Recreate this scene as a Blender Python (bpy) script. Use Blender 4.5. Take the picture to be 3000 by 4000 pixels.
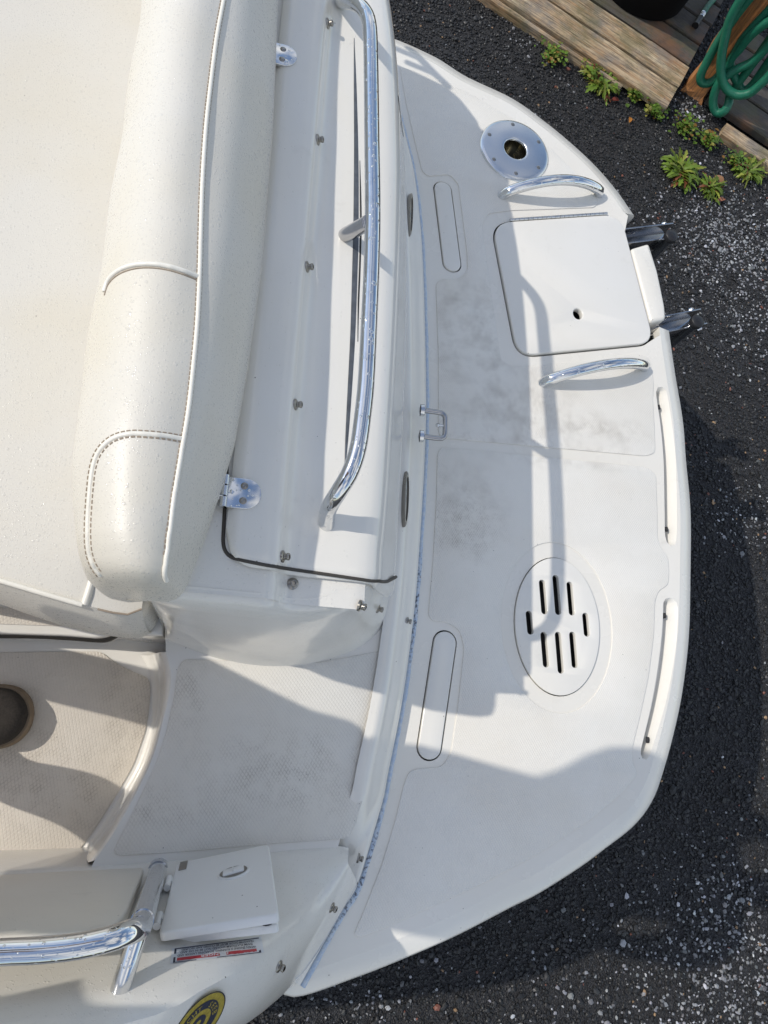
import bpy, bmesh, math, random
import numpy as np
from mathutils import Vector, Matrix, Quaternion
from mathutils.bvhtree import BVHTree

random.seed(7); np.random.seed(7)
scene = bpy.context.scene
for o in list(bpy.data.objects): bpy.data.objects.remove(o, do_unlink=True)
COL = scene.collection

# ------------------------------------------------------------------ camera
F = 2750.0                      # focal length in pixels of the 3000x4000 photograph
NAD = (820.0, 2760.0)           # where the plumb line below the camera meets the picture
YAW = math.radians(-2.5)
Z0 = 0.90                       # swim platform above the gravel
CAMP = np.array([0.0, -0.56, Z0 + 1.40])
_d = np.array([(NAD[0]-1500)/F, -(NAD[1]-2000)/F, -1.0]); _d /= np.linalg.norm(_d)
_up = -_d
_r = np.array([1.0, 0, 0]); _X = _r - _up*_r.dot(_up); _X /= np.linalg.norm(_X)
_Y = np.cross(_up, _X)
_c, _s = math.cos(YAW), math.sin(YAW)
M3 = np.array([_c*_X + _s*_Y, -_s*_X + _c*_Y, _up])      # camera axes -> world axes

def U(px, py, z):
    """point of the place seen at photograph pixel (px,py), at height z above the platform"""
    v = M3 @ np.array([(px-1500)/F, -(py-2000)/F, -1.0])
    p = CAMP + v*((z + Z0 - CAMP[2])/v[2])
    return (float(p[0]), float(p[1]), float(p[2]))
def W(x, y, z): return (x, y, z + Z0)

cam = bpy.data.cameras.new('camera'); camo = bpy.data.objects.new('camera', cam); COL.objects.link(camo)
cam.sensor_fit = 'VERTICAL'; cam.sensor_height = 34.6; cam.sensor_width = 25.95
cam.lens = 34.6*F/4000.0; cam.clip_start = 0.02; cam.clip_end = 400
camo.matrix_world = Matrix.Translation(Vector(CAMP)) @ Matrix([list(r) for r in M3]).to_4x4()
scene.camera = camo

# ------------------------------------------------------------------ sky, sun, exposure
SUN_RAY = Vector((1.05, -0.22, -1.0)).normalized()
world = bpy.data.worlds.new('World'); scene.world = world; world.use_nodes = True
wn = world.node_tree; bg = wn.nodes['Background']
sky = wn.nodes.new('ShaderNodeTexSky'); sky.sky_type = 'NISHITA'; sky.sun_disc = False
sky.sun_elevation = math.asin(-SUN_RAY.z); sky.sun_rotation = math.atan2(-SUN_RAY.x, -SUN_RAY.y)
sky.air_density = 1.0; sky.dust_density = .5; sky.ozone_density = 1.0
# broken white cloud over the whole sky, as the stainless reflects it
gc = wn.nodes.new('ShaderNodeTexCoord'); cn = wn.nodes.new('ShaderNodeTexNoise'); cn.inputs['Scale'].default_value = 2.6; cn.inputs['Detail'].default_value = 7; cn.inputs['Roughness'].default_value = .58
wn.links.new(gc.outputs['Generated'], cn.inputs['Vector'])
cr_ = wn.nodes.new('ShaderNodeValToRGB'); cr_.color_ramp.elements[0].position = .45; cr_.color_ramp.elements[1].position = .66; wn.links.new(cn.outputs['Fac'], cr_.inputs[0])
cm = wn.nodes.new('ShaderNodeMix'); cm.data_type = 'RGBA'; wn.links.new(cr_.outputs[0], cm.inputs[0]); wn.links.new(sky.outputs[0], cm.inputs[6]); cm.inputs[7].default_value = (7.0, 6.85, 6.6, 1)
wn.links.new(cm.outputs[2], bg.inputs[0]); bg.inputs[1].default_value = 0.15
sl = bpy.data.lights.new('sun', 'SUN'); sl.energy = 2.6; sl.angle = math.radians(0.6); sl.color = (1.0, 0.94, 0.85)
so = bpy.data.objects.new('sun', sl); COL.objects.link(so); so.location = (-6, 2, 7)
so.rotation_euler = SUN_RAY.to_track_quat('-Z', 'Y').to_euler()
vs = scene.view_settings; vs.view_transform = 'Standard'; vs.look = 'None'; vs.exposure = 0.13; vs.gamma = 1.0; vs.use_curve_mapping = False

# ------------------------------------------------------------------ materials
class NT:
    def __init__(s, name):
        s.m = bpy.data.materials.new(name); s.m.use_nodes = True; s.t = s.m.node_tree
        s.b = s.t.nodes['Principled BSDF']; s.co = s.n('ShaderNodeTexCoord').outputs['Object']
    def n(s, ty, **kw):
        nd = s.t.nodes.new(ty)
        for k, v in kw.items():
            if k.startswith('i_'):
                nd.inputs[k[2:].replace('_', ' ')].default_value = v
            else: setattr(nd, k, v)
        return nd
    def l(s, a, b): s.t.links.new(a, b)
    def noise(s, scale, detail=3, rough=.55, co=None):
        nd = s.n('ShaderNodeTexNoise'); nd.inputs['Scale'].default_value = scale; nd.inputs['Detail'].default_value = detail
        nd.inputs['Roughness'].default_value = rough; s.l(co or s.co, nd.inputs['Vector']); return nd.outputs['Fac']
    def voro(s, scale, feat='F1', co=None, out='Distance'):
        nd = s.n('ShaderNodeTexVoronoi'); nd.feature = feat; nd.inputs['Scale'].default_value = scale
        s.l(co or s.co, nd.inputs['Vector']); return nd.outputs[out]
    def ramp(s, fac, *st):
        nd = s.n('ShaderNodeValToRGB'); e = nd.color_ramp.elements
        while len(e) < len(st): e.new(.5)
        for i, (p, c) in enumerate(st):
            e[i].position = p; e[i].color = (c, c, c, 1) if not hasattr(c, '__len__') else (*c, 1)
        s.l(fac, nd.inputs[0]); return nd.outputs[0]
    def mix(s, fac, a, b, mode='MIX'):
        nd = s.n('ShaderNodeMix'); nd.data_type = 'RGBA'; nd.blend_type = mode
        for x, i in ((fac, 0), (a, 6), (b, 7)):
            if hasattr(x, 'links') or hasattr(x, 'is_linked'): s.l(x, nd.inputs[i])
            elif hasattr(x, '__len__'): nd.inputs[i].default_value = (*x, 1)
            else: nd.inputs[i].default_value = x
        return nd.outputs[2]
    def math(s, op, a, b=None, c=None, clamp=False):
        nd = s.n('ShaderNodeMath'); nd.operation = op; nd.use_clamp = clamp
        for i, x in enumerate((a, b, c)):
            if x is None: continue
            if hasattr(x, 'is_linked'): s.l(x, nd.inputs[i])
            else: nd.inputs[i].default_value = x
        return nd.outputs[0]
    def bump(s, h, strength=.3, dist=.002, prev=None):
        nd = s.n('ShaderNodeBump'); nd.inputs['Strength'].default_value = strength; nd.inputs['Distance'].default_value = dist
        s.l(h, nd.inputs['Height'])
        if prev is not None: s.l(prev, nd.inputs['Normal'])
        return nd.outputs[0]
    def set(s, k, v):
        i = s.b.inputs[k]
        if hasattr(v, 'is_linked'): s.l(v, i)
        elif hasattr(v, '__len__'): i.default_value = (*v, 1)
        else: i.default_value = v
    def sep(s):
        nd = s.n('ShaderNodeSeparateXYZ'); s.l(s.co, nd.inputs[0]); return nd.outputs
    def blob(s, spots):
        """mask of soft stain patches, each (x, y, rx, ry)"""
        x, y, z = s.sep(); acc = None
        for (cx, cy, rx, ry) in spots:
            a = s.math('DIVIDE', s.math('SUBTRACT', x, cx), rx); b = s.math('DIVIDE', s.math('SUBTRACT', y, cy), ry)
            d = s.math('ADD', s.math('MULTIPLY', a, a), s.math('MULTIPLY', b, b))
            v = s.math('SUBTRACT', 1.0, d, clamp=True)
            acc = v if acc is None else s.math('MAXIMUM', acc, v)
        return acc

def drops(t, scale, dens, prev=None, strength=.6, dist=.0015):
    """beads of water: rounded bumps in some of the cells"""
    vd = t.n('ShaderNodeTexVoronoi'); vd.inputs['Scale'].default_value = scale
    wv = t.n('ShaderNodeVectorMath'); wv.operation = 'ADD'
    nz = t.n('ShaderNodeTexNoise'); nz.inputs['Scale'].default_value = scale*.7; t.l(t.co, nz.inputs['Vector'])
    sc = t.n('ShaderNodeVectorMath'); sc.operation = 'SCALE'; sc.inputs['Scale'].default_value = .35/scale
    t.l(nz.outputs['Color'], sc.inputs[0]); t.l(t.co, wv.inputs[0]); t.l(sc.outputs[0], wv.inputs[1]); t.l(wv.outputs[0], vd.inputs['Vector'])
    sp = t.n('ShaderNodeSeparateColor'); t.l(vd.outputs['Color'], sp.inputs[0])
    on = t.math('LESS_THAN', sp.outputs[0], dens)
    rad = t.math('MULTIPLY_ADD', sp.outputs[1], .28, .14)
    q = t.math('DIVIDE', vd.outputs['Distance'], rad)
    h = t.math('SQRT', t.math('SUBTRACT', 1.0, t.math('MULTIPLY', q, q), clamp=True))
    h = t.math('MULTIPLY', h, on)
    return t.bump(h, strength, dist, prev), h

def m_gelcoat(name, col=(.775, .755, .705), rough=.13, wet=0.0, dirt=.25):
    t = NT(name)
    n1 = t.noise(3.1, 4); n2 = t.noise(38, 3, .6)
    c = t.mix(t.ramp(n1, (.35, 0), (.75, 1)), col, tuple(v*f for v, f in zip(col, (.965, .95, .915))))
    d = t.math('MULTIPLY', t.ramp(n2, (.60, 0), (.78, 1)), t.ramp(t.noise(6, 3), (.45, 0), (.7, 1)))
    c = t.mix(t.math('MULTIPLY', d, dirt), c, (.38, .34, .29))
    sp = t.math('LESS_THAN', t.voro(42), .045)
    sp2 = t.math('MULTIPLY', sp, t.ramp(t.noise(9, 2), (.5, 0), (.62, 1)))
    c = t.mix(t.math('MULTIPLY', sp2, .8), c, (.07, .06, .05))
    t.set('Base Color', c)
    t.set('Roughness', t.ramp(t.noise(14, 4), (.3, rough), (.8, rough+.14)))
    b = t.bump(t.noise(7, 2), .06, .01)
    if wet > 0:
        b, h = drops(t, 250, wet, b, .55, .0008)
        b, h = drops(t, 430, wet*1.3, b, .5, .0005)
    t.l(b, t.b.inputs['Normal']); t.set('Coat Weight', .35); t.set('Coat Roughness', .05)
    return t.m

def m_nonskid(name, pitch, stains=(), stainc=(.20, .155, .11), col=(.80, .775, .715), amt=.65, ang=30, asp=.62, generaldirt=.12):
    t = NT(name); x, y, z = t.sep(); a = math.radians(ang)
    u = t.math('ADD', t.math('MULTIPLY', x, math.cos(a)), t.math('MULTIPLY', y, math.sin(a)))
    v = t.math('SUBTRACT', t.math('MULTIPLY', y, math.cos(a)*asp/asp), t.math('MULTIPLY', x, math.sin(a)))
    # two families of grooves crossing as lozenges
    k = math.pi/pitch
    g1 = t.math('ABSOLUTE', t.math('SINE', t.math('MULTIPLY', t.math('ADD', u, t.math('MULTIPLY', v, asp)), k)))
    g2 = t.math('ABSOLUTE', t.math('SINE', t.math('MULTIPLY', t.math('SUBTRACT', u, t.math('MULTIPLY', v, asp)), k)))
    h = t.math('MINIMUM', g1, g2); h = t.ramp(h, (.12, 0), (.5, 1))
    valley = t.math('SUBTRACT', 1.0, h)
    n1 = t.noise(5, 4); n2 = t.math('MULTIPLY', t.ramp(t.noise(22, 6, .72), (.36, .3), (.70, 1)), t.noise(260, 4, .8))
    base = t.mix(t.ramp(n1, (.35, 0), (.75, 1)), col, tuple(c*f for c, f in zip(col, (.95, .93, .9))))
    gd = t.math('MULTIPLY', t.ramp(t.noise(11, 5, .7), (.48, 0), (.75, 1)), generaldirt)
    c = t.mix(t.math('MULTIPLY', gd, t.math('MULTIPLY_ADD', valley, .8, .2)), base, (.30, .27, .23))
    c = t.mix(t.math('MULTIPLY', valley, .035), c, (.42, .39, .35))
    if stains:
        m = t.math('MULTIPLY', t.blob(stains), t.ramp(n2, (.22, 0), (.58, 1)))
        m = t.math('MULTIPLY', m, t.math('MULTIPLY_ADD', valley, 1.0, .22), clamp=True)
        c = t.mix(t.math('MULTIPLY', m, amt, clamp=True), c, stainc)
    sp = t.math('MULTIPLY', t.math('LESS_THAN', t.voro(55), .05), t.ramp(t.noise(8, 2), (.5, 0), (.6, 1)))
    c = t.mix(t.math('MULTIPLY', sp, .75), c, (.06, .05, .045))
    t.set('Base Color', c); t.set('Roughness', .33)
    t.l(t.bump(h, .42, .0010, t.bump(t.noise(9, 2), .05, .01)), t.b.inputs['Normal'])
    return t.m

def m_vinyl(name, dens=.5, col=(.66, .635, .575)):
    t = NT(name)
    n1 = t.noise(4, 3)
    c = t.mix(t.ramp(n1, (.4, 0), (.72, 1)), col, tuple(v*f for v, f in zip(col, (.985, .96, .90))))
    b = t.bump(t.voro(420), .12, .0006)
    b = t.bump(t.noise(5, 3), .12, .012, b)
    b, h1 = drops(t, 150, dens*.30, b, .30, .0010)
    b, h2 = drops(t, 330, dens, b, .42, .0006)
    hm = t.math('MAXIMUM', h1, h2)
    c = t.mix(t.math('MULTIPLY', hm, .12), c, (.62, .62, .60))
    sp = t.math('LESS_THAN', t.voro(17), .018)
    c = t.mix(t.math('MULTIPLY', sp, .7), c, (.08, .06, .05))
    t.set('Base Color', c); t.set('Roughness', t.math('MULTIPLY_ADD', t.math('GREATER_THAN', hm, .05), -.33, .44))
    t.l(b, t.b.inputs['Normal']); return t.m

def m_chrome(name, rough=.07, wet=.35, col=(.72, .73, .74)):
    t = NT(name); t.set('Metallic', 1.0)
    n = t.noise(30, 4, .6)
    t.set('Base Color', t.mix(t.ramp(n, (.55, 0), (.8, 1)), col, tuple(v*.72 for v in col)))
    t.set('Roughness', t.ramp(t.noise(22, 4), (.35, rough), (.8, rough+.14)))
    b = t.bump(t.noise(60, 2), .03, .002)
    if wet > 0:
        b, h = drops(t, 190, wet, b, .6, .0012); b, h = drops(t, 90, wet*.4, b, .6, .002)
    t.l(b, t.b.inputs['Normal']); return t.m

def m_plain(name, col, rough=.5, metal=0.0, var=.15, scale=30, bump=.15, bd=.001):
    t = NT(name); n = t.noise(scale, 4, .6)
    t.set('Base Color', t.mix(t.ramp(n, (.3, 0), (.75, 1)), tuple(v*(1+var) for v in col), tuple(v*(1-var) for v in col)))
    t.set('Roughness', rough); t.set('Metallic', metal); t.l(t.bump(t.noise(scale*4, 3), bump, bd), t.b.inputs['Normal']); return t.m

def m_wood(name, c1, c2, c3, axis_ang=0.0, moss=.3, rough=.75, vert=False):
    t = NT(name)
    mp = t.n('ShaderNodeMapping'); t.l(t.co, mp.inputs[0])
    if vert: mp.inputs['Scale'].default_value = (1, 1, .06)
    else:
        mp.vector_type = 'TEXTURE'; mp.inputs['Rotation'].default_value = (0, 0, axis_ang); mp.inputs['Scale'].default_value = (18, 1, 1)
    g = t.n('ShaderNodeTexNoise'); g.inputs['Scale'].default_value = 170; g.inputs['Detail'].default_value = 6; g.inputs['Roughness'].default_value = .7; g.inputs['Distortion'].default_value = .4
    t.l(mp.outputs[0], g.inputs['Vector'])
    fine = g.outputs['Fac']; broad = t.noise(34, 5, .7, mp.outputs[0])
    big = t.noise(6.5, 6, .7)
    c = t.mix(t.ramp(broad, (.36, 0), (.64, 1)), c1, c2)
    c = t.mix(t.ramp(big, (.46, 0), (.62, 1)), c, c3)
    c = t.mix(t.ramp(fine, (.36, .85), (.54, 0)), c, (.05, .038, .028))
    c = t.mix(t.math('MULTIPLY', t.ramp(t.noise(5.0, 6, .7), (.50, 0), (.64, 1)), moss), c, (.10, .10, .04))
    c = t.mix(t.math('MULTIPLY', t.ramp(t.noise(3.7, 5, .6), (.55, 0), (.66, 1)), .55), c, (.22, .10, .04))
    t.set('Base Color', c); t.set('Roughness', rough)
    t.l(t.bump(fine, .6, .003, t.bump(broad, .4, .004)), t.b.inputs['Normal']); return t.m

MAT = {}
MAT['gel'] = m_gelcoat('gelcoat')
MAT['gel_wet'] = m_gelcoat('gelcoat_beaded', wet=.30, dirt=.15)
MAT['gel_hatch'] = m_gelcoat('gelcoat_hatch', wet=.05, dirt=.18, rough=.09)
MAT['gel_rim'] = m_gelcoat('gelcoat_rim', col=(.775, .75, .69), rough=.2, dirt=.25)
MAT['panel'] = m_gelcoat('cream_panel', col=(.72, .68, .60), rough=.42, wet=.12, dirt=.35); MAT['panel'].node_tree.nodes['Principled BSDF'].inputs['Coat Weight'].default_value = 0
MAT['plastic'] = m_gelcoat('white_plastic', col=(.80, .80, .78), rough=.28, wet=.1, dirt=.2)
P1 = U(1900, 1350, 0); P2 = U(2000, 1600, 0); P3 = U(1800, 2000, 0); P4 = U(2450, 1690, 0); P5 = U(1780, 1250, 0); P6 = U(2350, 3100, 0)
MAT['skid_p'] = m_nonskid('platform_nonskid', .0052, [(P1[0], P1[1], .14, .22), (P2[0], P2[1], .20, .15), (P3[0], P3[1], .13, .14), (P4[0]-.1, P4[1], .2, .05), (P5[0], P5[1], .07, .24), (.66, .05, .35, .06)], amt=.85, ang=0)
Q1 = U(730, 2700, .05); Q2 = U(650, 3140, .05); Q3 = U(520, 2750, -.12); Q4 = U(200, 3050, -.12)
MAT['skid_w'] = m_nonskid('walkway_nonskid', .0064, [(Q1[0], Q1[1], .04, .12), (Q2[0], Q2[1], .10, .05), (.15, -.66, .2, .1)], amt=.5, col=(.745, .72, .66), ang=8, generaldirt=.32)
MAT['skid_f'] = m_nonskid('cockpit_nonskid', .0070, [(Q3[0], Q3[1], .07, .16), (Q4[0], Q4[1], .2, .12)], amt=.6, col=(.66, .61, .535), ang=-15, generaldirt=.36)
MAT['vinyl'] = m_vinyl('cream_vinyl_beaded', .72)
MAT['piping'] = m_plain('vinyl_piping', (.80, .77, .69), .4, var=.04)
MAT['stitch'] = m_plain('thread', (.32, .26, .20), .8)
MAT['chrome'] = m_chrome('wet_stainless', .06, .42)
MAT['steel'] = m_chrome('stainless', .10, .0, (.70, .71, .72))
MAT['steel_dull'] = m_chrome('brushed_stainless', .24, .15, (.62, .63, .64))
MAT['brushed'] = m_plain('spun_aluminium', (.66, .68, .70), .26, 1.0, var=.05, scale=14, bump=.0)
MAT['well'] = m_chrome('dark_well', .2, 0, (.20, .19, .15))  # darker steel tone for the inside of the socket
MAT['steel_dk'] = m_chrome('stainless_dark', .15, 0, (.42, .42, .43))
MAT['snap'] = m_chrome('snap_metal', .25, .0, (.33, .31, .28))
MAT['black'] = m_plain('black_rubber', (.012, .012, .014), .45)
MAT['gasket'] = m_plain('dark_gasket', (.055, .048, .04), .6)
MAT['dark'] = m_plain('dark_cavity', (.02, .02, .022), .8)
MAT['pot'] = m_plain('black_pot', (.006, .006, .007), .8); MAT['pot'].node_tree.nodes['Principled BSDF'].inputs['Specular IOR Level'].default_value = .12

# ------------------------------------------------------------------ mesh helpers
def link(name, me, mat, parent=None, smooth=True):
    if not isinstance(mat, (list, tuple)): mat = [mat]
    for m in mat: me.materials.append(m if not isinstance(m, str) else MAT[m])
    if smooth is not None:
        me.polygons.foreach_set('use_smooth', [bool(smooth)]*len(me.polygons))
    o = bpy.data.objects.new(name, me); COL.objects.link(o)
    if parent is not None: o.parent = parent
    return o
class MB:
    def __init__(s): s.v = []; s.f = []
    def add(s, v, f):
        k = len(s.v); s.v += [tuple(p) for p in v]; s.f += [tuple(i+k for i in q) for q in f]; return s
    def grid(s, rows, close_u=False, close_v=False, flip=False):
        n, m = len(rows), len(rows[0]); k = len(s.v)
        for r in rows: s.v += [tuple(p) for p in r]
        for i in range(n if close_v else n-1):
            for j in range(m if close_u else m-1):
                a, b, c, d = k+i*m+j, k+i*m+(j+1) % m, k+((i+1) % n)*m+(j+1) % m, k+((i+1) % n)*m+j
                s.f.append((a, d, c, b) if flip else (a, b, c, d))
        return s
    def cap(s, ring, flip=False):
        k = len(s.v); s.v += [tuple(p) for p in ring]; f = tuple(range(k, k+len(ring))); s.f.append(f[::-1] if flip else f); return s
    def tube(s, pts, r, seg=14, cap=True):
        pts = [Vector(p) for p in pts]; n = len(pts); rr = r if hasattr(r, '__len__') else [r]*n
        T = [(pts[min(i+1, n-1)] - pts[max(i-1, 0)]).normalized() for i in range(n)]
        ref = Vector((0, 0, 1)) if abs(T[0].z) < .9 else Vector((1, 0, 0))
        u = T[0].cross(ref).normalized(); rows = []
        for i in range(n):
            if i: u = (T[i-1].rotation_difference(T[i]) @ u)
            u = (u - T[i]*u.dot(T[i])).normalized(); w = T[i].cross(u)
            rows.append([tuple(pts[i] + (u*math.cos(a)+w*math.sin(a))*rr[i]) for a in [2*math.pi*j/seg for j in range(seg)]])
        s.grid(rows, close_u=True, flip=True)
        if cap: s.cap(rows[0]); s.cap(rows[-1], True)
        return s
    def lathe(s, c, prof, seg=32, axis=(0, 0, 1)):
        q = Vector((0, 0, 1)).rotation_difference(Vector(axis).normalized()); rows = []
        for (r, z) in prof:
            rows.append([tuple(Vector(c) + q @ Vector((r*math.cos(a), r*math.sin(a), z))) for a in [2*math.pi*j/seg for j in range(seg)]])
        return s.grid(rows, close_u=True)
    def box(s, lo, hi):
        x0, y0, z0 = lo; x1, y1, z1 = hi
        return s.add([(x0, y0, z0), (x1, y0, z0), (x1, y1, z0), (x0, y1, z0), (x0, y0, z1), (x1, y0, z1), (x1, y1, z1), (x0, y1, z1)],
                     [(0, 3, 2, 1), (4, 5, 6, 7), (0, 1, 5, 4), (1, 2, 6, 5), (2, 3, 7, 6), (3, 0, 4, 7)])
    def obox(s, c, ax, ay, az):
        c = Vector(c); ax = Vector(ax); ay = Vector(ay); az = Vector(az); v = []
        for k in (-1, 1):
            for (i, j) in ((-1, -1), (1, -1), (1, 1), (-1, 1)): v.append(tuple(c + ax*i + ay*j + az*k))
        return s.add(v, [(0, 3, 2, 1), (4, 5, 6, 7), (0, 1, 5, 4), (1, 2, 6, 5), (2, 3, 7, 6), (3, 0, 4, 7)])
    def mesh(s, name):
        me = bpy.data.meshes.new(name); me.from_pydata(s.v, [], s.f); me.update(); return me
    def build(s, name, mat, parent=None, smooth=True, bevel=0.0, segs=2, angle=35):
        me = s.mesh(name)
        bm = bmesh.new(); bm.from_mesh(me); bmesh.ops.remove_doubles(bm, verts=bm.verts, dist=1e-5)
        bmesh.ops.recalc_face_normals(bm, faces=bm.faces)
        if bevel > 0:
            ed = [e for e in bm.edges if len(e.link_faces) == 2 and e.calc_face_angle(0) > math.radians(angle)]
            bmesh.ops.bevel(bm, geom=ed, offset=bevel, segments=segs, profile=.5, affect='EDGES', clamp_overlap=True)
        bm.to_mesh(me); bm.free()
        o = link(name, me, mat, parent, smooth)
        if smooth:
            me.set_sharp_from_angle(angle=math.radians(50)) if hasattr(me, 'set_sharp_from_angle') else None
        return o

def resample(pts, n, closed=False):
    p = np.array(pts, float)
    if closed: p = np.vstack([p, p[:1]])
    d = np.r_[0, np.cumsum(np.linalg.norm(np.diff(p, axis=0), axis=1))]
    t = np.linspace(0, d[-1], n+1)[:-1] if closed else np.linspace(0, d[-1], n)
    return np.stack([np.interp(t, d, p[:, k]) for k in range(p.shape[1])], 1)
def smooth_line(pts, n, closed=False):
    """Catmull-Rom through the points, evenly resampled"""
    p = np.array(pts, float); m = len(p); out = []
    for i in range(m if closed else m-1):
        a, b, c, d = (p[(i-1) % m] if closed or i > 0 else 2*p[0]-p[1]), p[i], p[(i+1) % m], (p[(i+2) % m] if closed or i+2 < m else 2*p[-1]-p[-2])
        for t in np.linspace(0, 1, 12, endpoint=False):
            out.append(.5*((2*b)+(c-a)*t+(2*a-5*b+4*c-d)*t*t+(3*b-a-3*c+d)*t**3))
    if not closed: out.append(p[-1])
    return resample(out, n, closed)
def round_poly(pts, r, seg=6):
    """polygon (2-D or 3-D points) with rounded corners; r a number or one per corner"""
    n = len(pts); out = []
    for i in range(n):
        a, b, c = Vector(pts[i-1]), Vector(pts[i]), Vector(pts[(i+1) % n]); rr = r[i] if hasattr(r, '__len__') else r
        u = (a-b); w = (c-b); k = min(rr, u.length*.48, w.length*.48)
        p, q = b+u.normalized()*k, b+w.normalized()*k
        for j in range(seg+1):
            t = j/seg; out.append(tuple(p*(1-t)**2 + b*2*t*(1-t) + q*t*t))
    return out
def offset_poly(pts, d):
    """offset a closed 2-D loop outwards by d"""
    p = np.array([q[:2] for q in pts], float); area = np.sum(p[:, 0]*np.roll(p[:, 1], -1) - np.roll(p[:, 0], -1)*p[:, 1])
    t = np.roll(p, -1, 0) - np.roll(p, 1, 0); t /= np.linalg.norm(t, axis=1)[:, None] + 1e-9
    nrm = np.stack([t[:, 1], -t[:, 0]], 1)*(1 if area > 0 else -1)
    return p + nrm*d
def plate(outlines, ztop, thick, bevel=0.0):
    """(verts, faces) of a flat plate with holes: outlines = [outer, hole, ...] of xy points"""
    cu = bpy.data.curves.new('tmp', 'CURVE'); cu.dimensions = '2D'; cu.fill_mode = 'BOTH'
    cu.extrude = max(thick/2-bevel, 1e-5); cu.bevel_depth = bevel; cu.bevel_resolution = 2; cu.offset = -bevel
    for ol in outlines:
        sp = cu.splines.new('POLY'); sp.points.add(len(ol)-1); sp.use_cyclic_u = True
        for i, p in enumerate(ol): sp.points[i].co = (p[0], p[1], 0, 1)
    ob = bpy.data.objects.new('tmp', cu); COL.objects.link(ob)
    dg = bpy.context.evaluated_depsgraph_get(); dg.update(); me = bpy.data.meshes.new_from_object(ob.evaluated_get(dg))
    v = [(q.co.x, q.co.y, q.co.z + ztop - thick/2) for q in me.vertices]; f = [tuple(p.vertices) for p in me.polygons]
    bpy.data.objects.remove(ob); bpy.data.curves.remove(cu); bpy.data.meshes.remove(me)
    return v, f
def oval(c, a, b, n=48, rot=0.0):
    return [(c[0]+a*math.cos(t)*math.cos(rot)-b*math.sin(t)*math.sin(rot), c[1]+a*math.cos(t)*math.sin(rot)+b*math.sin(t)*math.cos(rot)) for t in [2*math.pi*i/n for i in range(n)]]
def stadium(p, q, r, n=12):
    p = Vector(p[:2]); q = Vector(q[:2]); a = math.atan2(q.y-p.y, q.x-p.x); o = []
    for i in range(n+1): t = a-math.pi/2+math.pi*i/n; o.append((q.x+r*math.cos(t), q.y+r*math.sin(t)))
    for i in range(n+1): t = a+math.pi/2+math.pi*i/n; o.append((p.x+r*math.cos(t), p.y+r*math.sin(t)))
    return o
def xy(pts, z): return [U(p[0], p[1], z)[:2] for p in pts]
def empty(name, loc=(0, 0, 0), parent=None):
    o = bpy.data.objects.new(name, None); COL.objects.link(o); o.location = loc; o.empty_display_size = .1
    if parent is not None: o.parent = parent
    return o
def tag(o, label, cat, group=None):
    o['label'] = label; o['category'] = cat
    if group: o['group'] = group
    return o

# ================================================================== GROUND
t = NT('gravel_bed')
n1 = t.voro(210, out='Color'); sp = t.n('ShaderNodeSeparateColor'); t.l(n1, sp.inputs[0])
c = t.ramp(sp.outputs[0], (0, (.008, .008, .010)), (.6, (.020, .021, .024)), (1, (.055, .056, .06)))
t.set('Base Color', t.mix(t.ramp(t.noise(2.2, 3), (.35, 0), (.7, 1)), c, t.mix(.5, c, (.02, .018, .016)))); t.set('Roughness', .7)
t.l(t.bump(t.voro(210), 1.0, .005, t.bump(t.noise(3, 3), .4, .05)), t.b.inputs['Normal'])
MAT['bed'] = t.m
mb = MB(); g = [-60, -12, -4, -2, -1, 0, 1, 2, 3, 4, 6, 14, 60]
mb.grid([[(x, y, 0.0 if abs(x) < 10 and abs(y) < 10 else -.02) for x in g] for y in g])
ground = mb.build('ground', MAT['bed'], smooth=False); ground['kind'] = 'structure'; ground['label'] = 'dark gravel yard under the boat'

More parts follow.
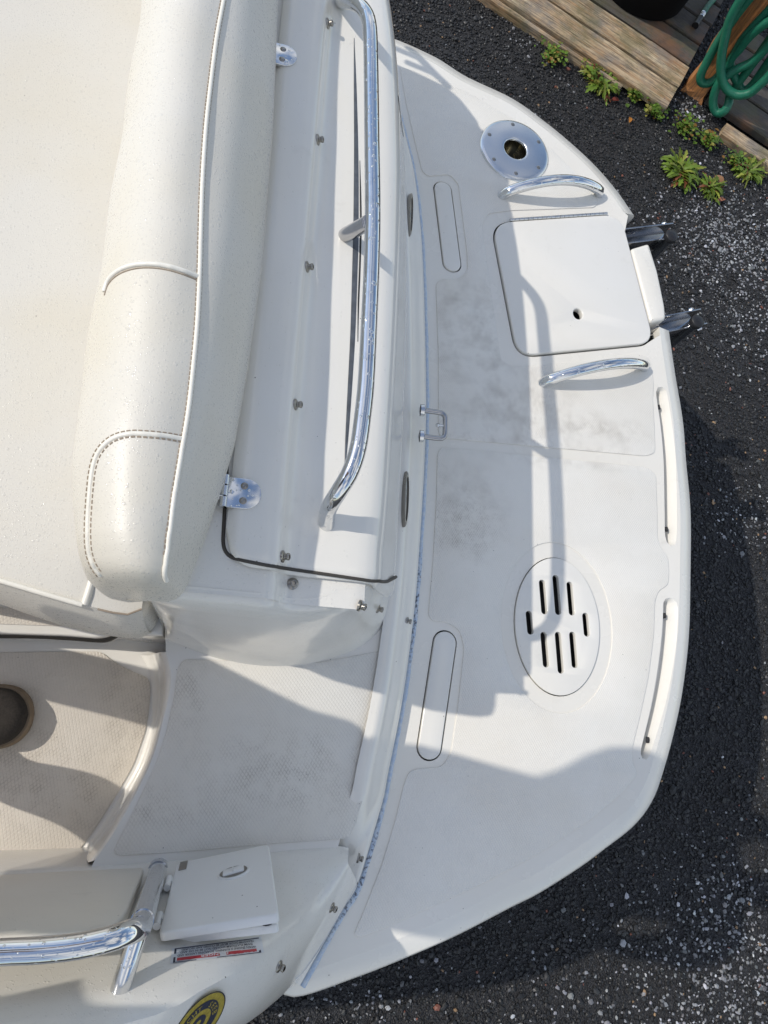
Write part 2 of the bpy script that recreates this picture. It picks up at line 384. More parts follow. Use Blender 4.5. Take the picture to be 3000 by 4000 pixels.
def gravel():
    t = NT('gravel_stones'); at = t.n('ShaderNodeAttribute'); at.attribute_name = 'tone'
    t.set('Base Color', t.mix(.35, at.outputs['Color'], t.mix(t.ramp(t.noise(300, 3), (.3, 0), (.7, 1)), (.55, .55, .55), (1.2, 1.2, 1.2)), 'MULTIPLY'))
    t.set('Roughness', .48)
    ico = bmesh.new(); bmesh.ops.create_icosphere(ico, subdivisions=1, radius=1); 
    bv = np.array([v.co for v in ico.verts]); bf = np.array([[v.index for v in f.verts] for f in ico.faces]); ico.free()
    n = 112000
    rng = np.random.default_rng(3)
    # scatter where the yard shows: aft and to both sides of the platform
    pos = np.stack([rng.uniform(.05, 2.75, n*2), rng.uniform(-1.95, 3.25, n*2)], 1)
    keep = ~((pos[:, 0] < 1.02) & (np.abs(pos[:, 1]) < 1.12 - np.clip(pos[:, 0]-.1, 0, 1)*.42))     # hidden under the platform
    dk = np.array([.894, -.447]); keep &= ~((pos @ np.array([.443, .897]) > 2.73) & (pos @ dk < .60))
    pos = pos[keep][:n]; n = len(pos)
    s = rng.lognormal(math.log(.0043), .30, n); s = np.clip(s, .0025, .013)
    big = rng.random(n) < .006; s[big] *= 1.6
    # dry pale stones drift in patches
    def field(p, k, seed):
        r = np.random.default_rng(seed); a = np.zeros(len(p))
        for i in range(9):
            d = r.normal(size=2)*k; a += np.sin(p @ d + r.uniform(0, 6.28))
        return a/9
    dry = field(pos, 2.2, 5) + .35*field(pos, 9, 6)
    base = rng.uniform(.006, .030, n)
    hot = np.zeros(n)
    for (px, py, r, a) in ((2850, 950, .33, .75), (2950, 1150, .35, .6), (2750, 900, .18, .5), (2930, 2000, .16, .5), (2700, 430, .13, .7), (2100, 100, .16, .5), (2700, 3900, .32, .8), (2300, 3950, .3, .45), (2850, 3620, .22, .55), (1400, 3970, .2, .35), (2920, 3720, .2, .6)):
        c = np.array(U(px, py, -Z0)[:2]); d2 = ((pos-c)**2).sum(1)/(r*r); hot = np.maximum(hot, .72*a*np.exp(-d2*1.25))
    pal = rng.random(n) < np.clip(.006 + .66*hot*(1+1.8*dry), .004, .85)
    base[pal] = rng.uniform(.10, .34, pal.sum())
    wht = rng.random(n) < .0006 + .05*hot*np.clip(1+1.6*dry, .1, 3); base[wht] = rng.uniform(.4, .65, wht.sum())
    col = np.stack([base*rng.uniform(.94, 1.0, n), base*rng.uniform(.97, 1.02, n), base*rng.uniform(1.0, 1.10, n), np.ones(n)], 1)
    tan = rng.random(n) < .006; col[tan, :3] = np.array([.34, .22, .12])*rng.uniform(.5, 1.1, (tan.sum(), 1))
    red = rng.random(n) < .004; col[red, :3] = np.array([.20, .075, .05])*rng.uniform(.6, 1.2, (red.sum(), 1))
    ax = s[:, None]*np.stack([rng.uniform(.8, 1.45, n), rng.uniform(.7, 1.1, n), rng.uniform(.42, .75, n)], 1)
    jit = bv[None]*(1+rng.uniform(-.22, .22, (n, len(bv), 1)))*ax[:, None, :]
    th = rng.uniform(0, 6.283, n); tl = rng.normal(0, .35, n)
    x, y, z = jit[..., 0], jit[..., 1], jit[..., 2]
    y, z = y*np.cos(tl)[:, None]-z*np.sin(tl)[:, None], y*np.sin(tl)[:, None]+z*np.cos(tl)[:, None]
    x, y = x*np.cos(th)[:, None]-y*np.sin(th)[:, None], x*np.sin(th)[:, None]+y*np.cos(th)[:, None]
    V = np.stack([x+pos[:, :1], y+pos[:, 1:2], z+(s*rng.uniform(.15, .75, n))[:, None]], -1).reshape(-1, 3)
    Fc = (bf[None]+(np.arange(n)*len(bv))[:, None, None]).reshape(-1, 3)
    me = bpy.data.meshes.new('gravel'); me.vertices.add(len(V)); me.vertices.foreach_set('co', V.ravel())
    me.loops.add(Fc.size); me.loops.foreach_set('vertex_index', Fc.ravel()); me.polygons.add(len(Fc))
    me.polygons.foreach_set('loop_start', np.arange(len(Fc))*3); me.update(calc_edges=True)
    ca = me.color_attributes.new('tone', 'FLOAT_COLOR', 'POINT'); ca.data.foreach_set('color', np.repeat(col, len(bv), 0).ravel())
    o = link('gravel', me, t.m, None, False); o['kind'] = 'stuff'; o['label'] = 'loose dark grey gravel with pale and tan stones'; o['category'] = 'gravel'
gravel()

# ================================================================== BOAT
boat = empty('boat', (0, 0, 0))
tag(boat, 'white fibreglass motor boat seen at its stern, with swim platform and cream bench', 'boat')

# ---------------- swim platform
OUT_PX = [(1530, 150), (1700, 225), (1820, 300), (2000, 386), (2127, 476), (2241, 570), (2338, 663), (2416, 756), (2478, 846)]
OUT_PX2 = [(2615, 1297), (2639, 1463), (2669, 1644), (2681, 1795), (2699, 2000), (2699, 2241), (2693, 2482), (2669, 2693), (2639, 2844), (2600, 2990), (2555, 3120), (2482, 3223), (2362, 3319), (2259, 3395), (2102, 3494), (2000, 3545), (1784, 3657), (1579, 3747), (1386, 3823), (1151, 3898)]
zo = -.018
top_side = [(.13, 1.165), (.2, 1.155)] + xy(OUT_PX, zo)
aft_side = xy(OUT_PX2, zo) + [(.155, -1.022), (.09, -.985)]
UNDER = [(.15, -.95), (.24, -.75), (.30, -.4), (.31, 0), (.29, .5), (.24, .8), (.14, 1.05)]     # edge hidden under the transom lip
TS = smooth_line(top_side, 60); AS = smooth_line(aft_side, 120)
n1o = U(2489, 862, zo)[:2]; n1i = U(2487, 913, zo)[:2]
n2o = AS[0]
lidA, lidB = U(2425, 935, zo)[:2], U(2520, 1318, zo)[:2]
# closed loop, clockwise seen from above
notch = [n1o, n1i, lidA, lidB, U(2560, 1300, zo)[:2]]
outer = [tuple(p) for p in TS] + [tuple(p) for p in notch] + [tuple(p) for p in AS]
inner_seam = [(-.25, -1.0), (-.25, 1.1)]
rim_in = offset_poly([tuple(p) for p in TS] + [tuple(AS[0])] + [tuple(p) for p in AS], -.042)
riT = rim_in[:len(TS)]; riA = rim_in[len(TS)+1:]
slab_outline = [tuple(p) for p in riT] + [tuple(Vector(n1i)+Vector((-.03, .03))), lidA, lidB, tuple(Vector(U(2560, 1300, zo)[:2])+Vector((-.01, 0)))] + [tuple(p) for p in riA]
lid_px = [(1922, 872), (2424, 838), (2553, 1340), (2022, 1392)]
lid_poly = round_poly([(*U(*p, .004)[:2], 0) for p in lid_px], [.055, .06, .045, .05], 10)
lid_xy = [p[:2] for p in lid_poly]
pill1 = (U(1729, 742, 0), U(1765, 1030, 0), .0215); pill2 = (U(1737, 2512, 0), U(1677, 2918, 0), .0235)
oc = U(2176, 2442, 0); OA, OB = .0985, .147
sock = U(2008, 592, 0)
pk1 = [(2563, 1530), (2580, 1660), (2592, 1800), (2596, 2000), (2598, 2090), (2612, 2128), (2636, 2130), (2644, 2090), (2645, 2000), (2640, 1800), (2626, 1660), (2604, 1530), (2584, 1512)]
pk2 = [(2592, 2352), (2589, 2420), (2583, 2500), (2568, 2620), (2545, 2750), (2515, 2880), (2503, 2935), (2510, 2965), (2532, 2960), (2562, 2880), (2602, 2740), (2630, 2600), (2645, 2480), (2647, 2370), (2630, 2338), (2606, 2336)]
pk1 = [tuple(p) for p in smooth_line(xy(pk1, 0), 60, True)]; pk2 = [tuple(p) for p in smooth_line(xy(pk2, 0), 70, True)]
holes = [offset_poly(stadium(*pill1), .003), offset_poly(stadium(*pill2), .003), oval(oc, OA+.002, OB+.002, 56), oval(sock, .04, .04, 24), pk1, pk2, offset_poly(lid_xy, .004)]
# the lid opening breaks through the notch, so it is part of the outline instead of a hole
hx = [tuple(p) for p in offset_poly(lid_xy, .004)]
holes = holes[:-1]
hi = [p for p in hx]
# order the lid opening so that it runs from the starboard notch corner round the inside to the port corner
k0 = min(range(len(hi)), key=lambda i: (Vector(hi[i])-Vector(U(2446, 905, 0)[:2])).length)
k1 = min(range(len(hi)), key=lambda i: (Vector(hi[i])-Vector(U(2545, 1352, 0)[:2])).length)
seq = []; i = k0
while True:
    seq.append(hi[i]);
    if i == k1: break
    i = (i-1) % len(hi)
slab_outline = [tuple(p) for p in riT] + [tuple(Vector(n1i)+Vector((-.035, .035)))] + seq + [tuple(Vector(U(2562, 1322, zo)[:2]))] + [tuple(p) for p in riA] + UNDER
mb = MB(); mb.add(*plate([slab_outline]+holes, Z0, .030, .0))
def skirt(mb, o, i):
    n = len(o); o = np.array(o); i = np.array(i); d = o-i; d /= np.linalg.norm(d, axis=1)[:, None]
    rows = []
    for (k, off, z) in (('i', .0, 0), ('i', .004, -.0015), ('i', .010, -.004), ('o', -.006, -.012), ('o', -.001, -.018), ('o', .0, -.03), ('o', -.004, -.075), ('o', -.02, -.095), ('i', -.05, -.10)):
        b = i if k == 'i' else o
        rows.append([(b[j][0]+d[j][0]*off, b[j][1]+d[j][1]*off, Z0+z) for j in range(n)])
    mb.grid(rows)
    return rows
r1 = skirt(mb, TS, riT); r2 = skirt(mb, AS, riA)
mb.cap([r[-1] for r in r1]); mb.cap([r[0] for r in r2])
und = [r[-1] for r in (r1, r2)][0] + r2[-1] + [(p[0], p[1], Z0-.1) for p in UNDER]
mb.cap(und, True)
platform = mb.build('swim_platform', MAT['gel_rim'], boat)
# ladder well under the lid (white tray)
mb = MB(); wo = offset_poly(lid_xy, .003)
mb.grid([[(p[0], p[1], Z0-.002) for p in wo], [(p[0], p[1], Z0-.026) for p in wo], [(p[0], p[1], Z0-.062) for p in offset_poly(lid_xy, -.004)]], close_u=True); mb.cap([(p[0], p[1], Z0-.062) for p in offset_poly(lid_xy, -.004)])
mb.build('ladder_well', MAT['gel'], platform)
# toe pockets let into the aft edge: floor and sloping outer wall
for pk in (pk1, pk2):
    q = np.array(pk); cen = q.mean(0); rows = [[(p[0], p[1], Z0-.0005) for p in q]]
    inn = offset_poly(pk, -.008)
    # outer (aft) wall slopes, so pull the floor's aft edge inwards
    fl = []
    ymin, ymax = q[:, 1].min(), q[:, 1].max()
    for p in inn:
        near = q[np.abs(q[:, 1]-p[1]) < .03]; x0, x1 = near[:, 0].min(), near[:, 0].max()
        f = (p[0]-x0)/max(x1-x0, 1e-4); fl.append((x0+(x1-x0)*min(f, .55)*1.0, p[1]))
    rows.append([(a[0]*.35+b[0]*.65, a[1]*.35+b[1]*.65, Z0-.012) for a, b in zip(pk, fl)])
    rows.append([(p[0], p[1], Z0-.026) for p in fl])
    mb = MB(); mb.grid(rows, close_u=True); mb.cap(rows[-1]); po = mb.build('toe_pocket', MAT['gel'], platform)
for (px, py) in ((2568, 1592), (2598, 2068), (2590, 2405), (2524, 2890)):
    p = U(px, py, -.012); MB().lathe(p, [(.0001, .007), (.006, .006), (.0066, 0)], 12, (.7, 0, .7)).build('drain_hole', MAT['dark'], platform)

# nonskid panels, proud of the gelcoat
pad1 = [(1562, 262), (1690, 302), (1850, 375), (2010, 470), (2150, 580), (2255, 685), (2335, 790), (2322, 812), (1990, 824), (1905, 836), (1880, 880), (1955, 1410), (1995, 1432), (2100, 1430), (2480, 1384), (2535, 1398), (2552, 1500), (2548, 1560), (2555, 1680), (2558, 1770), (2520, 1782), (1725, 1712), (1712, 1690), (1712, 1400), (1702, 1110), (1722, 1092), (1790, 1092), (1826, 1060), (1824, 990), (1790, 720), (1755, 682), (1670, 690), (1648, 670), (1612, 520), (1585, 400)]
pad2 = [(1722, 1748), (2520, 1824), (2560, 1850), (2565, 1990), (2566, 2100), (2580, 2140), (2606, 2170), (2612, 2230), (2608, 2286), (2570, 2308), (2556, 2350), (2552, 2480), (2532, 2640), (2500, 2790), (2466, 2930), (2470, 2985), (2490, 3020), (2430, 3095), (2300, 3205), (2100, 3335), (1900, 3442), (1700, 3535), (1500, 3625), (1400, 3662), (1382, 3648), (1420, 3560), (1490, 3380), (1545, 3200), (1578, 3060), (1598, 3012), (1640, 3002), (1725, 2996), (1762, 2940), (1790, 2740), (1812, 2530), (1795, 2462), (1740, 2428), (1690, 2428), (1672, 2405), (1690, 2200), (1704, 1950), (1708, 1775)]
for pad, hl in ((pad1, [oval(sock, .045, .045, 24)]), (pad2, [oval(oc, OA+.032, OB+.036, 56)])):
    pp = round_poly([(*p, 0) for p in xy(pad, 0)], .012, 4)
    MB().add(*plate([pp]+hl, Z0+.0022, .004, .0008)).build('nonskid_panel', MAT['skid_p'], platform)

# hatch lid over the ladder
mb = MB(); mb.add(*plate([lid_xy, oval(U(2256, 1228, .004), .0125, .0145, 20)], Z0+.007, .018, .0035))
lid = mb.build('ladder_hatch_lid', MAT['gel'], boat)
MB().lathe(U(2256, 1228, .0), [(.0155, .004), (.0155, -.03), (.0001, -.03)], 20).build('finger_hole', MAT['dark'], lid)
a, b = Vector(U(1992, 859, .006)), Vector(U(2372, 834, .006))
ph = MB(); nseg = 22
for i in range(nseg):
    p, q = a.lerp(b, i/nseg), a.lerp(b, (i+.93)/nseg); ph.tube([p, q], .0038, 8)
ph.build('piano_hinge', MAT['steel_dull'], lid)

# filler block of rim between the ladder rails
bt = [U(2472, 962, .012), U(2537, 948, .004), U(2572, 1060, .004), U(2600, 1195, .004), U(2600, 1250, -.0), U(2547, 1256, .008)]
bp = [(p[0], p[1]) for p in bt]
MB().add(*plate([[p[:2] for p in round_poly([(*p, 0) for p in bp], .010, 4)]], Z0+.004, .09, .009)).build('rim_block', MAT['gel_rim'], boat)

# boarding ladder: two channel arms with capped tubes, treads below
lad = empty('boarding_ladder', (0, 0, 0), boat)
feet = []
for (s0, s1, capx) in (((2440, 945), (2628, 922), (2627, 917)), ((2530, 1296), (2735, 1253), (2729, 1252))):
    A, B = Vector(U(*s0, -.055)), Vector(U(*s1, -.055)); d = (B-A); d.z = 0; L = d.length; d.normalize(); nrm = Vector((-d.y, d.x, 0)); up = Vector((0, 0, 1))
    mb = MB(); hw = .0215
    mb.obox(A+d*(L/2-.05)+up*(-.016), d*(L/2+.04), nrm*hw, up*.002)
    for s in (-1, 1): mb.obox(A+d*(L/2-.05+.004)+nrm*s*hw+up*.006, d*(L/2+.036), nrm*.0020, up*.023)
    mb.build('channel_arm', MAT['steel_dk'], lad, bevel=.001)
    c = Vector(U(*capx, .0)); 
    mb = MB(); mb.tube([c+up*-.012, c+up*-.5], .0150, 18); mb.build('leg_tube', MAT['steel'], lad)
    cp = MB(); cp.lathe(c, [(.0001, -.002), (.003, -.002), (.0031, .0005), (.0165, .0), (.0182, -.002), (.0182, -.014), (.0155, -.0145)], 24); cp.build('end_cap', MAT['black'], lad)
    MB().lathe(c+up*.0006, [(.0001, .0001), (.003, .0001)], 10).build('cap_hole', MAT['dark'], lad)
    for s in (-1, 1):
        bc = A+d*(L-.030)+nrm*s*(hw+.0015)+up*.014
        MB().lathe(bc, [(.0095, 0), (.0095, .006), (.0075, .010), (.0001, .012)], 8, nrm*s).build('bolt', MAT['steel'], lad, smooth=False)
    MB().lathe(A+d*.035+up*-.013, [(.006, 0), (.0045, .003), (.0001, .0035)], 14).build('bolt', MAT['steel_dull'], lad)
    feet.append(c)
for zz in (-.24, -.42):
    p, q = feet[0]+Vector((0, 0, zz)), feet[1]+Vector((0, 0, zz)); d = (q-p).normalized()
    MB().obox((p+q)/2, d*((q-p).length/2), Vector((0, 0, 1)).cross(d)*.03, Vector((0, 0, .012))).build('tread', MAT['black'], lad, bevel=.004)

# table socket: spun flange, well, six screws
so_ = empty('table_socket', (sock[0], sock[1], Z0), boat)
def child(o, p): o.parent = p; o.matrix_parent_inverse = Matrix.Translation(Vector(p.location)).inverted(); return o
R = .0955
child(MB().lathe((sock[0], sock[1], Z0), [(.031, -.05), (.031, .008), (.033, .0105), (.037, .0108), (R-.011, .0095), (R-.004, .0075), (R, .003), (R+.0005, .0)], 64).build('flange', MAT['brushed']), so_)
child(MB().lathe((sock[0], sock[1], Z0), [(.0308, .004), (.0306, -.02), (.029, -.022), (.029, -.05), (.027, -.052), (.027, -.085), (.0001, -.088)], 40).build('well', MAT['well']), so_)
for (px, py) in ((2004, 494), (2096, 557), (2103, 654), (2016, 690), (1922, 626), (1916, 528)):
    c = Vector(U(px, py, .0095)); d = (c-Vector((sock[0], sock[1], c.z))).normalized(); c = Vector((sock[0], sock[1], c.z)) + d*.0765
    sc = child(MB().lathe(c, [(.0001, .0008), (.0048, .0008), (.0060, .0)], 16).build('screw', MAT['snap']), so_)
    w = random.uniform(0, 3); sl_ = MB()
    for k in (0, 1):
        u = Vector((math.cos(w+k*math.pi/2), math.sin(w+k*math.pi/2), 0)); v = Vector((-u.y, u.x, 0)); sl_.obox(c+Vector((0, 0, .0008)), u*.0034, v*.0008, Vector((0, 0, .0004)))
    x_ = sl_.build('screw_slot', MAT['dark'], smooth=False); x_.parent = sc; x_.matrix_parent_inverse = so_.matrix_world.inverted() if False else sc.matrix_parent_inverse

# grab handles on the platform
def handle(a, b, apex, name='grab_handle'):
    a, b = Vector(U(*a, .006)), Vector(U(*b, .006)); d = b-a; pts = []; n = 30
    hz = .050
    for i in range(n+1):
        t = i/n; pts.append(a.lerp(b, t) + Vector((0, 0, hz*(math.sin(math.pi*t)**.75)) ))
    pts[0] = a+Vector((0, 0, -.01)); pts[-1] = b+Vector((0, 0, -.01))
    rad = [.0132]*(n+1)
    o = MB().tube(pts, rad, 18).build(name, MAT['chrome'], boat)
    return o
handle((1962, 760), (2345, 752), None); handle((2122, 1493), (2520, 1432), None)

# long rounded covers let into the platform
for (p, q, r) in (pill1, pill2):
    c = MB().add(*plate([stadium(p, q, r)], Z0+.0035, .02, .0025)).build('inset_cover', MAT['gel'], boat)
    MB().add(*plate([offset_poly(stadium(p, q, r), .0035)], Z0-.014, .002)).build('recess', MAT['dark'], c)

# oval drain cover with eight slots
slots = []
for (cx, cy, ln) in ((2119, 2333, 210), (2172, 2325, 245), (2226, 2339, 205), (2066, 2433, 140), (2286, 2441, 140), (2125, 2538, 215), (2182, 2550, 255), (2237, 2539, 220)):
    h = ln/1.659/2-9; k = 5*(ln/230); slots.append(stadium(U(cx-k, cy-h, 0), U(cx+k, cy+h, 0), .0072))
dc = MB().add(*plate([oval(oc, OA, OB, 64)]+slots, Z0+.0045, .012, .001)).build('drain_cover', MAT['gel'], boat)
MB().add(*plate([oval(oc, OA+.001, OB+.001, 48)], Z0-.045, .002)).build('drain_sump', MAT['dark'], dc)
rows = [[(*p, Z0-.004) for p in oval(oc, OA+.0021, OB+.0021, 48)], [(*p, Z0-.046) for p in oval(oc, OA+.0021, OB+.0021, 48)]]
MB().grid(rows, close_u=True).build('sump_wall', MAT['dark'], dc)

# ---------------- transom moulding, bulkhead, walk-through, quarter
SEAM = [(.03, 1.17), (.13, 1.10), (.22, 1.02), (.294, .93), (.339, .779), (.357, .697), (.374, .568), (.384, .45), (.393, .293), (.401, .1), (.401, -.022), (.399, -.11), (.395, -.224), (.390, -.333), (.378, -.464), (.365, -.564), (.348, -.659), (.336, -.728), (.299, -.86), (.273, -.902), (.229, -.978), (.205, -1.02)]
SM = smooth_line(SEAM, 150)
# offset direction inboard (towards -x mostly)
def inboard(line, d):
    t = np.gradient(line, axis=0); t /= np.linalg.norm(t, axis=1)[:, None]; nrm = np.stack([t[:, 1], -t[:, 0]], 1)
    return line + nrm*d
# make sure the sign points to -x
sg = 1 if inboard(SM, .05)[75, 0] < SM[75, 0] else -1
def ins(d): return inboard(SM, sg*d)
lipw = np.clip((SM[:, 1]+.83)/.12, 0, 1)          # the lip dies away towards the port quarter
rows = [[(p[0], p[1], Z0-.02) for p in ins(-.001)]]
for (d, z) in ((.001, .0), (.005, .018), (.013, .028), (.026, .033), (.030, .041), (.044, .047), (.050, .055), (.062, .058), (.075, .056)):
    L = ins(d); rows.append([(L[i, 0], L[i, 1], Z0+.004+(z*1.0)*(.25+.75*lipw[i])) for i in range(len(L))])
lip = MB().grid(rows).build('transom_lip', MAT['gel_hatch'], boat)

# bead of blue stained sealant in the joint
bl = [(p[0], p[1], Z0+.002) for p in smooth_line([tuple(q) for q in ins(-.003)][6:], 220)]
t = NT('blue_sealant'); n = t.noise(120, 4, .7); n2 = t.noise(420, 2, .5)
c = t.mix(t.ramp(n, (.4, 0), (.6, 1)), (.56, .62, .68), (.40, .50, .64))
dk = t.math('MULTIPLY', t.math('MULTIPLY', t.ramp(n2, (.62, 0), (.68, 1)), t.ramp(t.noise(9, 3), (.5, 0), (.65, 1))), .3)
pb = t.blob([(.30, -.87, .08, .2), (.39, -.35, .05, .15)])
dk = t.math('MAXIMUM', dk, t.math('MULTIPLY', pb, t.ramp(t.noise(150, 3), (.5, 0), (.6, 1))))
t.set('Base Color', t.mix(t.math('MULTIPLY', dk, .85), c, (.05, .05, .07))); t.set('Roughness', .5); t.l(t.bump(n, .2, .001), t.b.inputs['Normal'])
MB().tube(bl, [.0052+.0005*math.sin(i*.5)+.0004*math.sin(i*1.7) for i in range(len(bl))], 8).build('sealant_bead', t.m, boat)

# bulkhead block: top outline (crest) and foot
TOPC = [(-.078, -.428), (.0, -.4305), (.08, -.4305), (.14, -.424), (.185, -.402), (.210, -.36), (.218, -.30), (.222, -.15), (.224, .1), (.220, .35), (.208, .55), (.190, .70), (.165, .82), (.12, .93), (.05, 1.04), (-.05, 1.12), (-.3, 1.15)]
FOOT = [(-.085, -.437), (.0, -.463), (.075, -.4735), (.15, -.470), (.215, -.452), (.27, -.425), (.305, -.385), (.318, -.32), (.325, -.15), (.326, .1), (.318, .35), (.301, .55), (.280, .70), (.255, .82), (.20, .95), (.11, 1.06), (-.03, 1.135), (-.3, 1.16)]
def ztop(x):  # height profile of the bulkhead top, from the seat to the crest
    return float(np.interp(x, [-.3, -.09, .015, .058, .070, .080, .092, .11, .15, .19, .215, .24], [.468, .468, .466, .464, .458, .440, .433, .431, .430, .427, .420, .41]))
TC = smooth_line(TOPC, 170); FT = smooth_line(FOOT, 170)
rows = []
for k, (f, drop, push) in enumerate(((0, .0, -.020), (0, .002, -.010), (.0, .008, -.002), (.02, .020, .003), (.10, .055, .004), (.3, None, .003), (.55, None, 0), (.8, None, 0), (.93, None, .003), (1, None, .012))):
    row = []
    for j in range(170):
        a, b = TC[j], FT[j]; d = b-a; d = d/max(np.linalg.norm(d), 1e-6); zt = ztop(a[0]) - .014; zb = .052 if b[0] < 9 else 0
        z = zt-drop if drop is not None else zt+(zb-zt)*f
        if k == 9: z = zb-.004
        row.append((a[0]+(b[0]-a[0])*f+d[0]*push, a[1]+(b[1]-a[1])*f+d[1]*push, Z0+z))
    rows.append(row)
mb = MB(); mb.grid(rows)
# top deck of the block
ys = np.concatenate([np.linspace(-.418, -.25, 30), np.linspace(-.23, 1.1, 60)]); g = []
sidx = np.array(TC)
def xcrest(y):
    sub = TC[28:]; o = np.argsort(sub[:, 1]); return float(np.interp(y, sub[o, 1], sub[o, 0]))
for y in ys:
    xe = xcrest(y) - .016; row = []
    for x in np.linspace(-.09, xe, 46): row.append((x, y, Z0+ztop(x)-.0145))
    g.append(row)
mb.grid(g)
# forward face of the block, behind the seat back
mb.grid([[(-.09, y, Z0+.4535) for y in np.linspace(-.418, 1.1, 20)], [(-.094, y, Z0-.12) for y in np.linspace(-.43, 1.1, 20)]])
mb.grid([[(-.093, -.425, r_[0][2]) for r_ in rows], [r_[0] for r_ in rows]]); mb.grid([[(-.0935, -.30, Z0+.45), (-.0935, -.30, Z0-.1)], [(-.093, -.4255, Z0+.45), (-.093, -.432, Z0-.1)]])
mb.grid([[(-.093, -.43, Z0+.06), (-.093, -.43, Z0-.1)], [(-.07, -.436, Z0+.06), (-.07, -.436, Z0-.1)]])
bulk = mb.build('bulkhead', MAT['gel_wet'], boat)

# engine hatch lid: shell over the top and down the transom face
def arc_profile(y):
    xc = xcrest(y)+.002; fx = float(np.interp(y, FT[45:, 1], FT[45:, 0]))+.004
    P = [(-.004, .4655), (.015, .466), (.058, .464), (.070, .458), (.080, .440), (.092, .433), (.11, .431), (.15, .430)]
    P += [(xc-.035, .4275), (xc-.018, .424), (xc-.004, .416), (xc+.006, .403), (xc+.014, .38)]
    P += [(xc+(fx-xc)*.50+.004, .27), (xc+(fx-xc)*.62+.004, .20), (xc+(fx-xc)*.72+.002, .190), (xc+(fx-xc)*.78, .15), (xc+(fx-xc)*.93, .095)]
    return P
NL = 64; Y0L, Y1L = -.379, 1.0
_sy = np.concatenate([np.linspace(-.385, -.25, 28), np.linspace(-.22, 1.0, 30)]); _ss = np.array([smooth_line(arc_profile(y), NL) for y in _sy])
def lid_section(y, n=64):
    k = int(np.clip(np.searchsorted(_sy, y)-1, 0, len(_sy)-2)); f = min(max((y-_sy[k])/(_sy[k+1]-_sy[k]), 0), 1); return _ss[k]*(1-f)+_ss[k+1]*f
base_ys = np.concatenate([Y0L + (1-np.cos(np.linspace(0, math.pi/2, 18)))*.10, np.linspace(Y0L+.11, Y1L, 56)])
rows = []; low = []
for j, y in enumerate(base_ys):
    row = []; lo = []
    for i in range(NL):
        # round both corners of the port end
        arc = i/(NL-1)*.58; yy = y
        if y < Y0L+.25:
            d0, d1 = arc, .58-arc; q = 0
            if d0 < .045: q = .045-math.sqrt(max(.045**2-(.045-d0)**2, 0))
            if d1 < .26: q = max(q, .080*((.26-d1)/.26)**2.0)
            if d1 < .05: q += .05-math.sqrt(max(.05**2-(.05-d1)**2, 0))
            yy = y+q*max(0, 1-(y-Y0L)/.25)
        sec = lid_section(yy)
        e = min((y-Y0L)/.014, i/2.0, (NL-1-i)/2.0); drop = .007*max(0, 1-e)**2
        tx = sec[min(i+1, NL-1)]-sec[max(i-1, 0)]; nx, nz = -tx[1], tx[0]; m = math.hypot(nx, nz); nx, nz = nx/m, nz/m
        row.append((sec[i][0]-nx*drop, yy, Z0+sec[i][1]-nz*drop)); lo.append((sec[i][0]-nx*.0125, yy, Z0+sec[i][1]-nz*.0125))
    rows.append(row); low.append(lo)
mb = MB(); mb.grid(rows)
edge_t = [r[0] for r in rows][::-1] + rows[0][1:] + [r[-1] for r in rows][1:]
edge_l = [r[0] for r in low][::-1] + low[0][1:] + [r[-1] for r in low][1:]
mb.grid([edge_t, edge_l]); mb.grid(low, flip=True)
hatch = mb.build('engine_hatch', MAT['gel_hatch'], boat)
# black rubber gasket in the gap
_gt = BVHTree.FromPolygons([tuple(v.co) for o_ in (hatch, bulk) for v in o_.data.vertices], [tuple(p.vertices) for p in hatch.data.polygons]+[tuple(q+len(hatch.data.vertices) for q in p.vertices) for p in bulk.data.polygons])
gpx = [(903, 1560), (895, 1680), (888, 1790), (880, 1950), (872, 2090), (872, 2130), (884, 2164), (915, 2182), (980, 2196), (1080, 2215), (1250, 2240), (1400, 2262), (1480, 2274), (1520, 2272), (1545, 2254), (1556, 2232)]
gp = []
for (x, y) in smooth_line(gpx, 150):
    v = Vector(M3 @ np.array([(x-1500)/F, -(y-2000)/F, -1.0])).normalized(); l_ = _gt.ray_cast(Vector(CAMP), v)[0]
    if l_ is not None: gp.append(np.array(l_))
gp = np.array(gp); ker = np.ones(7)/7; gs = np.stack([np.convolve(np.pad(gp[:, k], 3, mode='edge'), ker, 'valid') for k in range(3)], 1); gs[:, 2] = np.maximum(gs[:, 2], gp[:, 2])
MB().tube([tuple(p) for p in gs], .0026, 8).build('gasket', MAT['gasket'], hatch)

# stainless rail on the hatch
rail_px = [(1275, 2052, .425), (1279, 2005, .452), (1292, 1970, .478), (1325, 1918, .502), (1368, 1844, .518), (1398, 1753, .524), (1416, 1633, .526), (1431, 1482, .527), (1443, 1241, .528), (1453, 1000, .528), (1456, 800, .528), (1453, 542, .528), (1449, 241, .528), (1443, 95, .527), (1420, 38, .520), (1385, 12, .505), (1348, 5, .475), (1328, 5, .425)]
rail = MB().tube([tuple(p) for p in smooth_line([U(*p) for p in rail_px], 110)], .0118, 20).build('grab_rail', MAT['chrome'], hatch)
MB().tube([U(1347, 922, .425), U(1356, 915, .44), U(1440, 868, .525)], [.0122, .0118, .0112], 18).build('rail_stanchion', MAT['steel_dk'], hatch)
